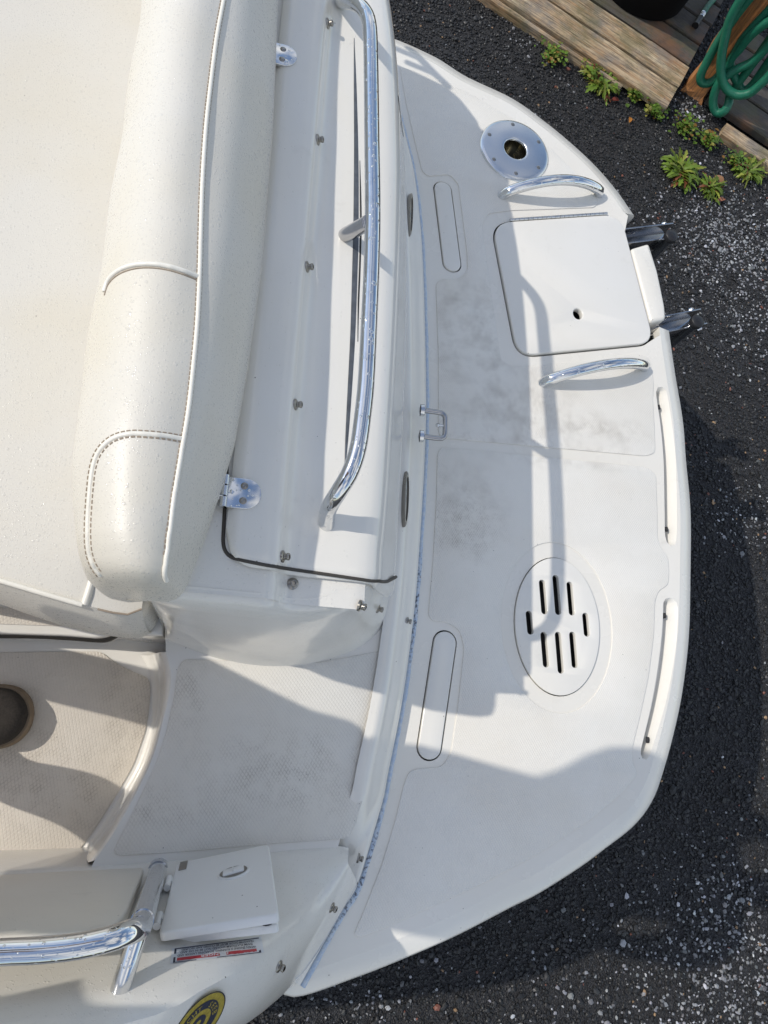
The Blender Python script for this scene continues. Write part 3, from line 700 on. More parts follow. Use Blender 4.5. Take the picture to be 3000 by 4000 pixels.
# strap hinges with two screws each
def strap_hinge(c, name='hinge'):
    c = Vector(c); mb = MB(); w, l, h = .0215, .040, .0035
    pl = [(-.008, -w), (l-w, -w)] + [(l-w+w*math.cos(a), w*math.sin(a)) for a in np.linspace(-math.pi/2, math.pi/2, 14)][1:-1] + [(l-w, w), (-.008, w)]
    mb.add(*plate([[(c.x+p[0], c.y+p[1]) for p in pl]], c.z+h, h+.002, .001))
    o = mb.build(name, MAT['chrome'], hatch)
    for k in range(3):
        y = -w+.006+k*.0155; MB().tube([c+Vector((-.010, y-.006, .003)), c+Vector((-.010, y+.0075, .003))], .0055, 12).build('knuckle', MAT['steel'], hatch)
    MB().obox(c+Vector((-.022, 0, .001)), (.012, 0, 0), (0, w*.55, 0), (0, 0, .002)).build('hinge_leaf', MAT['steel'], hatch, bevel=.001)
    for s in (-1, 1):
        MB().lathe(c+Vector((.016, s*.0105, h)), [(.0001, .0008), (.0042, .0008), (.0052, 0)], 14).build('screw', MAT['snap'], hatch)
hz = U(905, 1925, .466); strap_hinge((hz[0], hz[1], hz[2])); hz = U(1075, 212, .466); strap_hinge((hz[0]-.004, hz[1], hz[2]))
# snap studs: (pixel, height, axis)
def snap(p, ax, parent):
    MB().lathe(p, [(.0001, -.002), (.0085, -.002), (.0085, .0008), (.0062, .0022), (.0045, .0028), (.0042, .005), (.0052, .0062), (.0052, .0085), (.004, .0095), (.003, .0095), (.0028, .006), (.0001, .006)], 18, ax).build('snap_stud', MAT['snap'], parent)
for (px, py) in ((1213, 75), (1215, 540), (1197, 1042), (1154, 1580), (1082, 2172)):
    p = U(px, py, .449); x = .076
    snap((x, p[1], Z0+.449), (.93, 0, .36), hatch)
p = U(1143, 2280, .42); snap((p[0], p[1], Z0+ztop(p[0])-.013), (.1, -.05, 1), bulk)
for (px, py, z) in ((1414, 2362, .30), (1462, 2377, .25), (1522, 2401, .14)):
    a = U(px, py, z); 
    # settle the stud on the block's skin: nearest point of the lofted wall
    best = min((Vector(v) for v in [tuple(q.co) for q in bulk.data.vertices]), key=lambda v: (np.hypot(*(np.array([*(M3.T @ (np.array(v)-CAMP))])[:2]/-(M3.T @ (np.array(v)-CAMP))[2] - np.array([(px-1500)/F, -(py-2000)/F])))))
    snap(tuple(best), (.9, -.25, .35), bulk)
for (px, py) in ((1590, 2425), (1400, 3352)):
    p = U(px, py, .03); snap(p, (.95, -.2, .2), lip)

HT = BVHTree.FromPolygons([tuple(v.co) for v in hatch.data.vertices], [tuple(p.vertices) for p in hatch.data.polygons])
def hit(tree, px, py):
    v = Vector(M3 @ np.array([(px-1500)/F, -(py-2000)/F, -1.0])).normalized()
    l, n_, i, d = tree.ray_cast(Vector(CAMP), v)
    if l is None: return None, None
    return l, (n_ if n_.dot(v) < 0 else -n_)
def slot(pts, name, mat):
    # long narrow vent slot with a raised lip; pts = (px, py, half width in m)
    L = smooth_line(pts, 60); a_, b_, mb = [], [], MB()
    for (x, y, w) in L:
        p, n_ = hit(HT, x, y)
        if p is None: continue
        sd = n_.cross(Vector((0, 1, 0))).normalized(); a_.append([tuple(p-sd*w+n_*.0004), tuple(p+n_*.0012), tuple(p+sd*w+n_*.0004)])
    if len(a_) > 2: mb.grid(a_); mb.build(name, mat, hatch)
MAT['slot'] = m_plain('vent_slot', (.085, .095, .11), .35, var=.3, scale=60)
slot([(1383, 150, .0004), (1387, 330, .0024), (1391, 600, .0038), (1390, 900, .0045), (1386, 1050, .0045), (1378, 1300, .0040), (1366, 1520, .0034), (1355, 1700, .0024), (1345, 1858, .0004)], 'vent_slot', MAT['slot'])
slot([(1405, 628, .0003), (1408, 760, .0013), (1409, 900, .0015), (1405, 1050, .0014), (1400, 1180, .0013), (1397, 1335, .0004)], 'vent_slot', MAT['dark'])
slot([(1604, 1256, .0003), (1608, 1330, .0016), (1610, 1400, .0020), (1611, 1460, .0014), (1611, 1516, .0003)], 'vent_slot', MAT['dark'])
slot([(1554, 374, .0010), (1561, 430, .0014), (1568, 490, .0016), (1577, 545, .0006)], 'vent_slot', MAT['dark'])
# oval stainless courtesy lights on the transom face and the towing eye
ALLT = BVHTree.FromPolygons([tuple(v.co) for o_ in (hatch, lip) for v in o_.data.vertices], [tuple(p.vertices) for p in hatch.data.polygons]+[tuple(q+len(hatch.data.vertices) for q in p.vertices) for p in lip.data.polygons])
for (px, py) in ((1600, 842), (1582, 1950)):
    c, ax = hit(ALLT, px-4, py); ax = Vector((max(ax.x, .3), 0, min(max(ax.z, .15), .5))).normalized(); c = c+ax*.003
    v = Vector((0, 0, 1)) - ax*ax.z; v.normalize(); u = Vector((0, 1, 0))
    mb = MB(); rows = []
    for (s, h) in ((1.0, -.004), (1.0, .003), (.93, .006), (.82, .006), (.78, .003), (.0, .004)):
        rows.append([tuple(c + u*.060*max(s, .01)*math.cos(a) + v*.0060*max(s, .01)*math.sin(a) + ax*h) for a in [2*math.pi*i/32 for i in range(32)]])
    mb.grid(rows, close_u=True); mb.build('oval_light', MAT['snap'], boat)
te = empty('tow_eye', U(1660, 1680, .06), boat); T0 = Vector(te.location)
xs = float(np.interp(T0.y, SM[::-1, 1], SM[::-1, 0]))
ya, yb = U(1648, 1622, .05)[1], U(1648, 1722, .05)[1]; z = Z0+.075; x0 = xs-.035; x1 = xs+.022
pts = [(x0, ya, z), (x1-.012, ya, z), (x1-.003, ya-.003*0-.004, z), (x1, ya-.012, z), (x1, yb+.012, z), (x1-.003, yb+.004, z), (x1-.012, yb, z), (x0, yb, z)]
child(MB().tube([tuple(p) for p in smooth_line(pts, 40)], .0056, 12).build('bow', MAT['steel_dk']), te)
for y in (ya, yb): child(MB().lathe((x0+.008, y, z), [(.013, -.006), (.013, .002), (.009, .004), (.0045, .0045)], 18, (1, 0, .15)).build('flange', MAT['steel']), te)
child(MB().tube([(x1, (ya+yb)/2, z), (x1-.016, (ya+yb)/2, z+.001)], .003, 10).lathe((x1-.016, (ya+yb)/2, z), [(.0001, .005), (.004, .003), (.005, 0), (.004, -.003), (.0001, -.005)], 12).build('pin', MAT['steel']), te)

# ---------------- walk-through floor, cockpit sole, step
WZ, FZ = .052, -.12
stepT = xy([(648, 2548), (662, 2600), (668, 2660), (655, 2740), (640, 2800), (600, 2950), (540, 3080), (440, 3260), (370, 3360)], WZ)
stepB = xy([(560, 2560), (590, 2620), (598, 2700), (598, 2780), (588, 2850), (540, 2990), (478, 3100), (392, 3240), (300, 3350)], FZ)
ST = smooth_line(stepT, 60); SB = smooth_line(stepB, 60)
wr = [tuple(p) for p in ins(.070)]; wr = [p for p in wr if -.84 < p[1] < -.2]
wr = sorted(wr, key=lambda p: -p[1])
wf = wr + [(.20, -.90), (0, -.90), (-.19, -.90)] + [tuple(p) for p in ST[::-1]] + [(-.095, -.42), (.0, -.42), (.1, -.42), (.2, -.40), (.26, -.30)]
mb = MB(); mb.add(*plate([wf], Z0+WZ, .01, 0)); walk = mb.build('walkway', MAT['gel'], boat)
padw = [(690, 2640), (700, 2600), (722, 2576), (1000, 2584), (1250, 2588), (1480, 2545), (1503, 2552), (1500, 2650), (1486, 2800), (1450, 3000), (1398, 3190), (1372, 3262), (1345, 3276), (1000, 3300), (700, 3328), (470, 3342), (440, 3332), (455, 3300), (540, 3130), (610, 2980), (650, 2860), (680, 2720)]
MB().add(*plate([round_poly([(*p, 0) for p in xy(padw, WZ)], .012, 4)], Z0+WZ+.0022, .004, .0008)).build('nonskid_panel', MAT['skid_w'], walk)
rows = []
for (f, z) in ((-.12, WZ-.002), (0, WZ-.0005), (.10, WZ-.004), (.22, WZ-.016), (.34, WZ-.05), (.5, -.03), (.62, -.075), (.80, -.105), (1.0, FZ-.001), (1.15, FZ-.006)):
    rows.append([(a[0]+(b[0]-a[0])*f, a[1]+(b[1]-a[1])*f, Z0+z) for a, b in zip(ST, SB)])
MB().grid(rows).build('step_riser', MAT['gel'], boat)
sole = MB().add(*plate([[(-2.4, 1.05), (-.05, 1.05), (-.05, -.93), (-2.4, -.93)]], Z0+FZ-.004, .02)).build('cockpit_sole', MAT['gel'], boat)
padf = [(-900, 2600), (0, 2548), (300, 2545), (395, 2545), (450, 2590), (500, 2615), (582, 2650), (588, 2690), (580, 2790), (566, 2860), (520, 2990), (455, 3105), (370, 3240), (250, 3400), (-900, 3500)]
MB().add(*plate([round_poly([(*p, 0) for p in xy(padf, FZ)], .012, 4)], Z0+FZ-.001, .004, .0008)).build('nonskid_panel', MAT['skid_f'], sole)

# ---------------- port quarter: inner coaming, crest, outer side
foot = [(-2.4, -.84), (-1.2, -.835), (-.5, -.83), (-.2, -.822), (-.05, -.812), (.05, -.806), (.13, -.798), (.20, -.791), (.245, -.789), (.268, -.795)]
cr = [(-2.4, -.99, .50), (-1.2, -.97, .48), (-.5, -.945, .455), (-.2, -.925, .42), (-.031, -.910, .39), (.024, -.899, .35), (.08, -.892, .29), (.139, -.885, .215), (.202, -.866, .14), (.262, -.812, .075)]
outt = [(-2.4, -1.14, .33), (-1.2, -1.12, .32), (-.5, -1.09, .30), (-.2, -1.065, .27), (-.03, -1.045, .235), (.04, -1.03, .20), (.10, -1.015, .165), (.155, -.985, .125), (.215, -.93, .085), (.285, -.845, .045)]
outb = [(-2.4, -1.18, -.05), (-1.2, -1.16, -.05), (-.5, -1.13, -.05), (-.2, -1.105, -.05), (.0, -1.08, -.05), (.09, -1.065, -.04), (.155, -1.04, -.03), (.205, -1.005, -.015), (.245, -.945, -.005), (.300, -.85, -.005)]
n = 90; f3 = smooth_line([(p[0], p[1], WZ-.006) for p in foot], n); c3 = smooth_line(cr, n); t3 = smooth_line(outt, n); b3 = smooth_line(outb, n)
rows = [[(*p[:2], Z0+FZ-.02) for p in f3], [(p[0], p[1]-.0, Z0+p[2]-.004) for p in f3]]
for k in (.06, .15, .35, .6, .85, .94): 
    bow = .010*math.sin(math.pi*k) + (.012*(1-k/.15) if k < .15 else 0)
    rows.append([(a[0]+(b[0]-a[0])*k, a[1]+(b[1]-a[1])*k+bow*.4, Z0+a[2]+(b[2]-a[2])*k) for a, b in zip(f3, c3)])
for k in (.08, .22, .45, .7, 1.0):
    h = .03*math.sin(math.pi*min(1, k*1.0))*1.0
    rows.append([(a[0]+(b[0]-a[0])*k, a[1]+(b[1]-a[1])*k, Z0+a[2]+(b[2]-a[2])*k+h*(min(1, max(0, (a[2]-.05)/.2)))) for a, b in zip(c3, t3)])
for k in (.3, .65, 1.0):
    rows.append([(a[0]+(b[0]-a[0])*k, a[1]+(b[1]-a[1])*k-.012*math.sin(math.pi*k), Z0+a[2]+(b[2]-a[2])*k) for a, b in zip(t3, b3)])
quarter = MB().grid(rows).build('port_quarter', MAT['gel_wet'], boat)
# starboard side coaming (out of the picture, carries the cleat whose shadow falls on the platform)
rows = []
for (dy, z) in ((1.00, FZ), (1.00, .40), (1.01, .455), (1.05, .475), (1.10, .465), (1.135, .42), (1.16, .30), (1.18, -.05)):
    rows.append([(x, dy-(.0 if x < -.4 else .0), Z0+z) for x in np.linspace(-2.4, -.13, 12)])
MB().grid(rows).build('starboard_coaming', MAT['gel'], boat)
# hull below the deck and transom under the platform
hs = [(1.18, -.05), (1.16, -.25), (1.08, -.45), (.9, -.56), (.45, -.68), (0, -.78), (-.45, -.68), (-.9, -.56), (-1.08, -.45), (-1.16, -.25), (-1.18, -.05)]
rows = []
for (x, k, dz) in ((.17, .80, .0), (.0, .90, 0), (-.3, .965, 0), (-1.0, 1.0, 0), (-2.4, .99, 0), (-3.6, .80, .05), (-4.6, .42, .2), (-5.2, .04, .38)):
    rows.append([(x, y*k, Z0+z+dz*(1-0*z)) for (y, z) in hs])
mb = MB(); mb.grid(rows); mb.cap(rows[0], True)
# foredeck closes the hull ahead of the cockpit
dk = [[(-2.4, 1.16, Z0+.42), (-2.4, .5, Z0+.50), (-2.4, -.5, Z0+.50), (-2.4, -1.16, Z0+.42)], [(-3.6, .95, Z0+.42), (-3.6, .4, Z0+.50), (-3.6, -.4, Z0+.50), (-3.6, -.95, Z0+.42)], [(-4.6, .5, Z0+.42), (-4.6, .2, Z0+.46), (-4.6, -.2, Z0+.46), (-4.6, -.5, Z0+.42)], [(-5.25, .05, Z0+.40), (-5.25, .02, Z0+.40), (-5.25, -.02, Z0+.40), (-5.25, -.05, Z0+.40)]]
mb.grid(dk); mb.grid([[r[0] for r in dk], [(r[0][0], r[0][1], Z0-.03+(.05 if r[0][0] < -3 else 0)) for r in dk]]); mb.grid([[r[-1] for r in dk], [(r[-1][0], r[-1][1], Z0-.03+(.05 if r[-1][0] < -3 else 0)) for r in dk]])
mb.grid([[(p[0], p[1], p[2]) for p in dk[0]], [(-2.4, p[1], Z0+FZ-.02) for p in dk[0]]])
mb.build('hull', MAT['gel'], boat)
for x in (-.6, -3.0):
    MB().box((x-.15, -.6, -.01), (x+.15, .6, .10)).build('keel_block', MAT['black'], boat, bevel=.01)
# dock cleat on the starboard quarter
def cleat(c, ang):
    q = Matrix.Rotation(ang, 3, 'Z'); c = Vector(c); e = empty('cleat', c, boat); mb = MB()
    pts = [(-.085, 0, .050), (-.06, 0, .056), (-.03, 0, .052), (.03, 0, .052), (.06, 0, .056), (.085, 0, .050)]
    mb.tube([tuple(c+q @ Vector(p)) for p in smooth_line(pts, 20)], [.006]+[.0095]*18+[.006], 12); child(mb.build('horn', MAT['steel']), e)
    for s in (-1, 1): child(MB().tube([tuple(c+q @ Vector((s*.028, 0, -.02))), tuple(c+q @ Vector((s*.028, 0, .05)))], .0085, 12).build('post', MAT['steel']), e)
cq = Vector(U(1690, 268, .0)) - Vector((1.05, -.22, -1.0))*.52
cleat((cq.x, cq.y, Z0+.455), -.75)

# ---------------- bench: seat base, cushion, back bolster, locker lid
sb = [(-1.0, -.30), (-.55, -.365), (-.42, -.385), (-.33, -.41), (-.25, -.428), (-.18, -.438), (-.12, -.441), (-.0955, -.441)]
sbl = [tuple(p) for p in smooth_line(sb, 40)]
ol = sbl + [(-.0955, 1.0), (-1.0, 1.0)]
mb = MB(); mb.add(*plate([ol], Z0+.055, .18, .008)); mb.build('seat_base', MAT['gel'], boat)
cs = [(-1.0, -.30), (-.55, -.352), (-.42, -.370), (-.34, -.386), (-.27, -.402), (-.206, -.416), (-.16, -.424), (-.135, -.424), (-.121, -.415)]
top_seam = smooth_line([(*p, .225) for p in cs] , 40)
bot_edge = smooth_line([(-1.0, -.315, .075), (-.55, -.372, .07), (-.42, -.392, .07), (-.36, -.404, .065), (-.30, -.424, .06), (-.235, -.440, .058), (-.17, -.447, .058), (-.13, -.446, .058), (-.112, -.434, .058)], 40)
mb = MB(); rows = []
for k in np.linspace(0, 1, 14):
    rows.append([(p[0], 1.0+(p[1]-1.0)*k, Z0+.225+.016*math.sin(math.pi*min(1, (1-k)*8)/2)) for p in top_seam])
mb.grid(rows)
rows = [[(p[0], p[1], Z0+.225) for p in top_seam]]
for k in (.12, .35, .65, .88, 1.0):
    rows.append([(a[0]+(b[0]-a[0])*k, a[1]+(b[1]-a[1])*k-.016*math.sin(math.pi*k), Z0+a[2]+(b[2]-a[2])*k) for a, b in zip(top_seam, bot_edge)])
mb.grid(rows)
cush = mb.build('seat_cushion', MAT['vinyl'], boat)
MB().tube([(p[0], p[1]-.001, Z0+.228) for p in top_seam if p[0] < -.20], .0042, 10).build('piping', MAT['piping'], cush)
# aft end block of the cushion (under the bolster)
blk = [(-.238, -.405), (-.238, .9), (-.11, .9), (-.108, -.385), (-.122, -.428), (-.16, -.433)]
bb = [tuple(p) for p in round_poly([(*p, 0) for p in blk], [.006, .01, .01, .02, .03, .03], 6)]
low_ = [(-.262, -.432), (-.262, .9), (-.105, .9), (-.103, -.40), (-.12, -.446), (-.165, -.448)]
bl_ = [tuple(p) for p in round_poly([(*p, 0) for p in low_], [.006, .01, .01, .02, .03, .03], 6)]
rows = []
for (k, z, inn) in ((0, .215, -.02), (0, .213, -.006), (.05, .204, .0), (.35, .15, .006), (.7, .10, .007), (1, .06, 0)):
    A_ = np.array([p[:2] for p in bb]); B_ = np.array([p[:2] for p in bl_]); c_ = A_+(B_-A_)*k
    c_ = offset_poly([tuple(p) for p in c_], inn); rows.append([(p[0], p[1], Z0+z) for p in c_])
mb = MB(); mb.grid(rows, close_u=True); mb.cap(rows[0]); endb = mb.build('cushion_end', MAT['vinyl'], boat)
MB().tube([U(330, 2362, .226), U(345, 2320, .228), U(372, 2228, .228)], .006, 10).build('piping', MAT['piping'], cush)
MB().tube([(p[0], p[1]-.0015, Z0+.2255) for p in top_seam if p[0] > -.20], .0016, 6).build('seam', MAT['stitch'], cush)
0 and MB().tube([tuple(Vector(p)) for p in [U(335, 2368, .212), U(400, 2378, .21), U(470, 2395, .208), U(530, 2415, .205), U(552, 2410, .206)]], .0014, 6).build('seam', MAT['stitch'], endb)

yk = [-.432, -.43, -.427, -.42, -.41, -.395, -.38, -.34, -.28, -.22, -.1, .05, .3, .6, 1.0]
XL = [-.118, -.134, -.144, -.156, -.167, -.175, -.180, -.189, -.200, -.206, -.208, -.209, -.213, -.218, -.224]
XP = [-.066, -.066, -.066, -.066, -.066, -.067, -.068, -.067, -.064, -.062, -.065, -.075, -.087, -.094, -.10]
XR = [-.066, -.060, -.056, -.052, -.048, -.045, -.041, -.032, -.020, -.010, -.003, .001, -.004, -.020, -.03]
ZT = [.555, .572, .58, .592, .597, .601, .603, .604, .605, .605, .605, .605, .605, .605, .605]
def bolster(y, n=44):
    xl, xp, xr, zt = (float(np.interp(y, yk, A)) for A in (XL, XP, XR, ZT)); dz = zt-.605
    w = xp-xl; zb = float(np.interp(y, [-.432, -.425, -.41, -.39, -.36, -.32], [.43, .40, .355, .315, .27, .225])); kb = float(np.interp(y, [-.42, -.33], [0, 1]))
    P = [(xr, .452), (xr+.006, .485), (xr+.002, .525), (xr+(xp-xr)*.28, .562+dz*.5), (xr+(xp-xr)*.65, .592+dz*.8), (xp, zt), (xp-w*.22, zt+.012), (xp-w*.48, zt+.006), (xp-w*.74, zt-.020), (xp-w*.92, zt-.065), (xl, .47+dz*.5)] + [(xl+a_, zb+(z_-.225)*(.47-zb)/.245+dz*.3) for a_, z_ in ((-.002, .40), (.0, .33), (-.012*kb, .27), (-.02*kb, .225))]
    return smooth_line(P, n)
ysb = np.concatenate([np.linspace(-.432, -.34, 22), np.linspace(-.33, -.06, 30), np.linspace(-.055, .04, 40), np.linspace(.05, 1.0, 34)])
NB = 44; ip = 12
rows = []
for y in ysb:
    sec = bolster(y, NB); row = []
    for i in range(NB):
        tx = sec[min(i+1, NB-1)]-sec[max(i-1, 0)]; nx, nz = tx[1], -tx[0]; m = math.hypot(nx, nz); nx, nz = nx/m, nz/m
        if nz < 0 and i in range(10, 25): nx, nz = -nx, -nz
        f = i/(NB-1); yf = -.042+.075*max(0, (f-.3)/.5)
        s = 1/(1+math.exp(-(y-yf)/.0016)); bead = math.exp(-((y-yf-.004)/.006)**2)
        amp = (.0035*s+.0035*bead) if f > .28 and f < .86 else 0
        # soft puckers
        amp = .0016*math.sin(y*31+f*9)*math.sin(f*math.pi)*(1 if f > .3 else .3)
        row.append((sec[i][0]+nx*amp, y, Z0+sec[i][1]+nz*amp))
    rows.append(row)
mb = MB(); mb.grid(rows)
cen = np.mean(np.array(rows[0]), 0)
for k in (.66, .33, .0):
    rr = [tuple(cen*(1-k)+np.array(p)*k + np.array([0, -.008*(1-k), 0])) for p in rows[0]]
    mb.grid([prev if k != .66 else rows[0], rr]) if k != .66 else mb.grid([rows[0], rr]); prev = rr
back = mb.build('backrest', MAT['vinyl'], boat)
def surf(y, f, lift=.0015):
    sec = bolster(y, 200); i = int(np.clip(f, 0, 1)*199); p = sec[i]; q = sec[min(i+1, 199)]-sec[max(i-1, 0)]; nx, nz = q[1], -q[0]; m = math.hypot(nx, nz) or 1
    return (p[0]+nx/m*lift, y, Z0+p[1]+nz/m*lift)
BT = BVHTree.FromPolygons([tuple(v.co) for v in back.data.vertices], [tuple(p.vertices) for p in back.data.polygons])
def on_back(pxs, n, lift):
    out = []
    for (x, y) in smooth_line(pxs, n):
        p, n_ = hit(BT, x, y)
        if p is not None: out.append(tuple(p+n_*lift))
    return out
pipe_px = [(872, 2), (845, 150), (822, 330), (803, 500), (790, 700), (783, 900), (779, 1060), (770, 1250), (757, 1400), (735, 1600), (705, 1780), (680, 1930), (660, 2080), (647, 2180), (640, 2240), (648, 2266)]
q_ = on_back(pipe_px, 140, .0012); q0 = Vector(q_[0]); q1 = Vector(q_[6]); q_ = [tuple(q0+(q0-q1).normalized()*.62)]+[tuple(q0+(q0-q1).normalized()*.3)]+q_
MB().tube(q_, .0029, 10).build('piping', MAT['piping'], back)
flap = [(776, 1082), (720, 1060), (660, 1042), (600, 1033), (540, 1034), (490, 1046), (450, 1068), (422, 1100), (408, 1140)]
MB().tube(on_back(flap, 60, .0003), .0032, 10).build('flap_edge', MAT['piping'], back)
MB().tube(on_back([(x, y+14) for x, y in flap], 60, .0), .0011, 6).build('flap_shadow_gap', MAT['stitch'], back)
pan = [(712, 1714), (650, 1703), (580, 1696), (510, 1694), (450, 1708), (405, 1740), (375, 1785), (358, 1850), (348, 1950), (342, 2060), (346, 2150), (365, 2210), (392, 2248)]
MB().tube(on_back(pan, 90, -.0010), .0034, 8).build('seam', MAT['piping'], back)
def stitches(pts, name='stitching', dash=.0042, gap=.0024, r=.0011):
    L = resample(pts, 900); d = np.r_[0, np.cumsum(np.linalg.norm(np.diff(L, axis=0), axis=1))]; mb = MB(); x = 0
    while x+dash < d[-1]:
        p, q = [tuple(np.interp(v, d, L[:, k]) for k in range(3)) for v in (x, x+dash)]; mb.tube([p, q], r, 5); x += dash+gap
    mb.build(name, MAT['stitch'], back)
def shift(ps, d):
    p = np.array(ps, float); t_ = np.gradient(p, axis=0); t_ /= np.linalg.norm(t_, axis=1)[:, None]; return [tuple(q) for q in p+np.stack([-t_[:, 1], t_[:, 0]], 1)*d]
for d in (-13, 12): stitches(on_back(shift(pan, d), 90, .0))
for d in (-10, 10): stitches(on_back(shift(pipe_px[:-2], d), 140, .0), r=.0009)

# locker lid in the cockpit sole, below the seat
lk = xy([(-900, 2480), (0, 2474), (250, 2482), (380, 2492), (425, 2484), (452, 2462)], -.045)
ol = [tuple(p) for p in lk] + [(-.15, -.40), (-.15, -.2), (-1.2, -.2)]
ll = MB().add(*plate([round_poly([(*p, 0) for p in ol], [.01, .01, .01, .02, .02, .01, .01, .01, .01], 4)], Z0-.045, .03, .005)).build('locker_lid', MAT['gel'], boat)
pl_ = xy([(-900, 2440), (0, 2438), (260, 2447), (330, 2440), (340, 2400), (-900, 2300)], -.045)
MB().add(*plate([pl_], Z0-.0425, .004, .0006)).build('nonskid_panel', MAT['skid_f'], ll)
MB().tube([(p[0], p[1]+.003, Z0-.082) for p in smooth_line(lk[:-1]+[(lk[-1][0], lk[-1][1])], 60)], .009, 8).build('gasket', MAT['gasket'], ll)
MB().add(*plate([[(p[0], p[1]-.0) for p in offset_poly(ol, .004)]], Z0-.088, .028)).build('locker_coaming', MAT['gel'], ll)

# ---------------- transom gate, swung open against the quarter
gate = empty('transom_gate', (-.052, -.826, Z0+.05), boat)
hb, ht = Vector(U(628, 3395, .045)), Vector(U(532, 3632, .405))
ht.x, ht.y = hb.x*.5+ht.x*.5, ht.y*.5+hb.y*.5; hb.x, hb.y = ht.x, ht.y
up = Vector((0, 0, 1))
child(MB().tube([hb+up*.035, ht-up*.045], .0148, 20).build('hinge_post', MAT['chrome']), gate)
child(MB().tube([hb+up*-.012, hb+up*.030], .0165, 20).lathe(hb-up*.012, [(.0165, 0), (.012, -.004), (.0001, -.005)], 20).build('lower_knuckle', MAT['steel_dull']), gate)
gd = Vector((-1, -.045, 0)).normalized()
tp = [U(505, 3640, .428), U(430, 3668, .436), U(300, 3697, .438), (U(150, 3713, .438)), U(0, 3720, .436)]
tl_ = Vector(tp[-1])+gd*.13; top = [ht-up*.05, ht-up*.015]+[Vector(p) for p in tp]+[tl_, tl_+gd*.03-up*.02, tl_+gd*.045-up*.07, tl_+gd*.045-up*.30, tl_+gd*.03-up*.36, tl_-up*.38]
fr = MB().tube([tuple(p) for p in smooth_line([tuple(p) for p in top], 60)], .0138, 20).build('top_rail', MAT['chrome']); child(fr, gate)
lb = [hb+up*.0+gd*.005, hb+gd*.10+up*.002, hb+gd*.33+up*.002]
child(MB().tube([tuple(p) for p in lb], .0060, 12).build('lower_rail', MAT['steel_dull']), gate)
inn = Vector((0, 1, 0))
# moulded panel filling the frame, dished upper edge
a0, a1 = hb+gd*.026+up*.012, hb+gd*.36+up*.012
rows = []
hgt = (ht.z-hb.z)-.035
for k in np.linspace(0, 1, 18):
    z = k*hgt; bulge = .004+.012*math.sin(math.pi*k*.5)
    left = .022+.012*(1 if k > .85 else 0)*((k-.85)/.15)
    rows.append([tuple(hb+gd*(left+(.34-left)*u)+up*(.012+z)+inn*(.006-.02*max(0, k-.8)**1.5*4+.0*bulge)) for u in np.linspace(0, 1, 14)])
mb = MB(); mb.grid(rows); mb.grid([[(p[0], p[1]-.02, p[2]) for p in r] for r in rows], flip=True)
e = [r[0] for r in rows]+rows[-1][1:]+[r[-1] for r in rows][::-1][1:]+rows[0][::-1][1:]
mb.grid([e, [(p[0], p[1]-.02, p[2]) for p in e]])
child(mb.build('panel', MAT['panel'], bevel=.004), gate)
# brackets that hold the hinge post to the quarter
for (px, py, z, L) in ((478, 3838, .375, .085), (583, 3590, .13, .06)):
    s = Vector((hb.x, hb.y, Z0+z)); e_ = Vector(U(px, py, z-.02)); d = (e_-s)
    child(MB().tube([s, s+d*.5, e_, e_+d*.25], .0122, 18).build('bracket', MAT['chrome']), gate)

# ---------------- access lid on the quarter, ajar, with latch and hinges
C = [Vector(U(692, 3388, .088)), Vector(U(1053, 3313, .112)), Vector(U(1092, 3592, .262)), Vector(U(622, 3668, .278))]
_n = (C[1]-C[0]).cross(C[3]-C[0]).normalized(); _v = C[2]-Vector(CAMP); C[2] = Vector(CAMP)+_v*((C[0]-Vector(CAMP)).dot(_n)/_v.dot(_n))
acc = empty('access_lid', tuple((C[0]+C[2])/2), boat)
ux = (C[1]-C[0]+C[2]-C[3])/4; uy = (C[3]-C[0]+C[2]-C[1])/4; nn = ux.cross(uy).normalized(); nn = nn if nn.y > 0 else -nn
cen = sum(C, Vector())/4
def q4(s, t_, h=0): # bilinear on the lid, s along x, t along the slope
    a = C[0].lerp(C[1], s); b = C[3].lerp(C[2], s); return a.lerp(b, t_) + nn*h
def lid_plate(corner, h0, h1, r=.05):
    ring = round_poly([Vector((c[0], c[1], 0)) for c in corner], r, 6)
    mb = MB(); rs = []
    for (sc_, h) in ((1, h0), (1, h1-.003), (.985, h1-.0006), (.96, h1)):
        rs.append([tuple(q4(.5+(p[0]-.5)*sc_, .5+(p[1]-.5)*sc_, h)) for p in ring])
    mb.grid(rs, close_u=True); mb.cap(rs[-1]); mb.cap(rs[0], True); return mb
child(lid_plate([(0, 0), (1, 0), (1, 1), (0, 1)], -.004, .008).build('lid', MAT['plastic']), acc)
child(lid_plate([(.02, .05), (.98, .02), (.985, .965), (.03, .90)], -.022, -.010).build('frame', MAT['plastic']), acc)
lt = lambda s, t_, h: q4(s, t_, h)
rows = []
for (sc_, h) in ((1, .008), (.95, .0105), (.86, .0105), (.82, .0085), (.80, .003), (.02, .002)):
    rows.append([tuple(q4(.62+.16*sc_*math.cos(a)+(.02*math.sin(a)*sc_), .36+.075*sc_*math.sin(a)*1.15-.025*sc_*math.cos(a), h)) for a in [2*math.pi*i/36 for i in range(36)]])
child(MB().grid(rows, close_u=True).build('latch_bezel', MAT['plastic']), acc)
rows = [[tuple(q4(.62+.16*sc_*math.cos(a)+(.02*math.sin(a)*sc_), .36+.075*sc_*math.sin(a)*1.15-.025*sc_*math.cos(a), .0108)) for a in [2*math.pi*i/36 for i in range(36)]] for sc_ in (.84, .02)]
child(MB().grid(rows, close_u=True).build('latch_recess', MAT['snap']), acc)
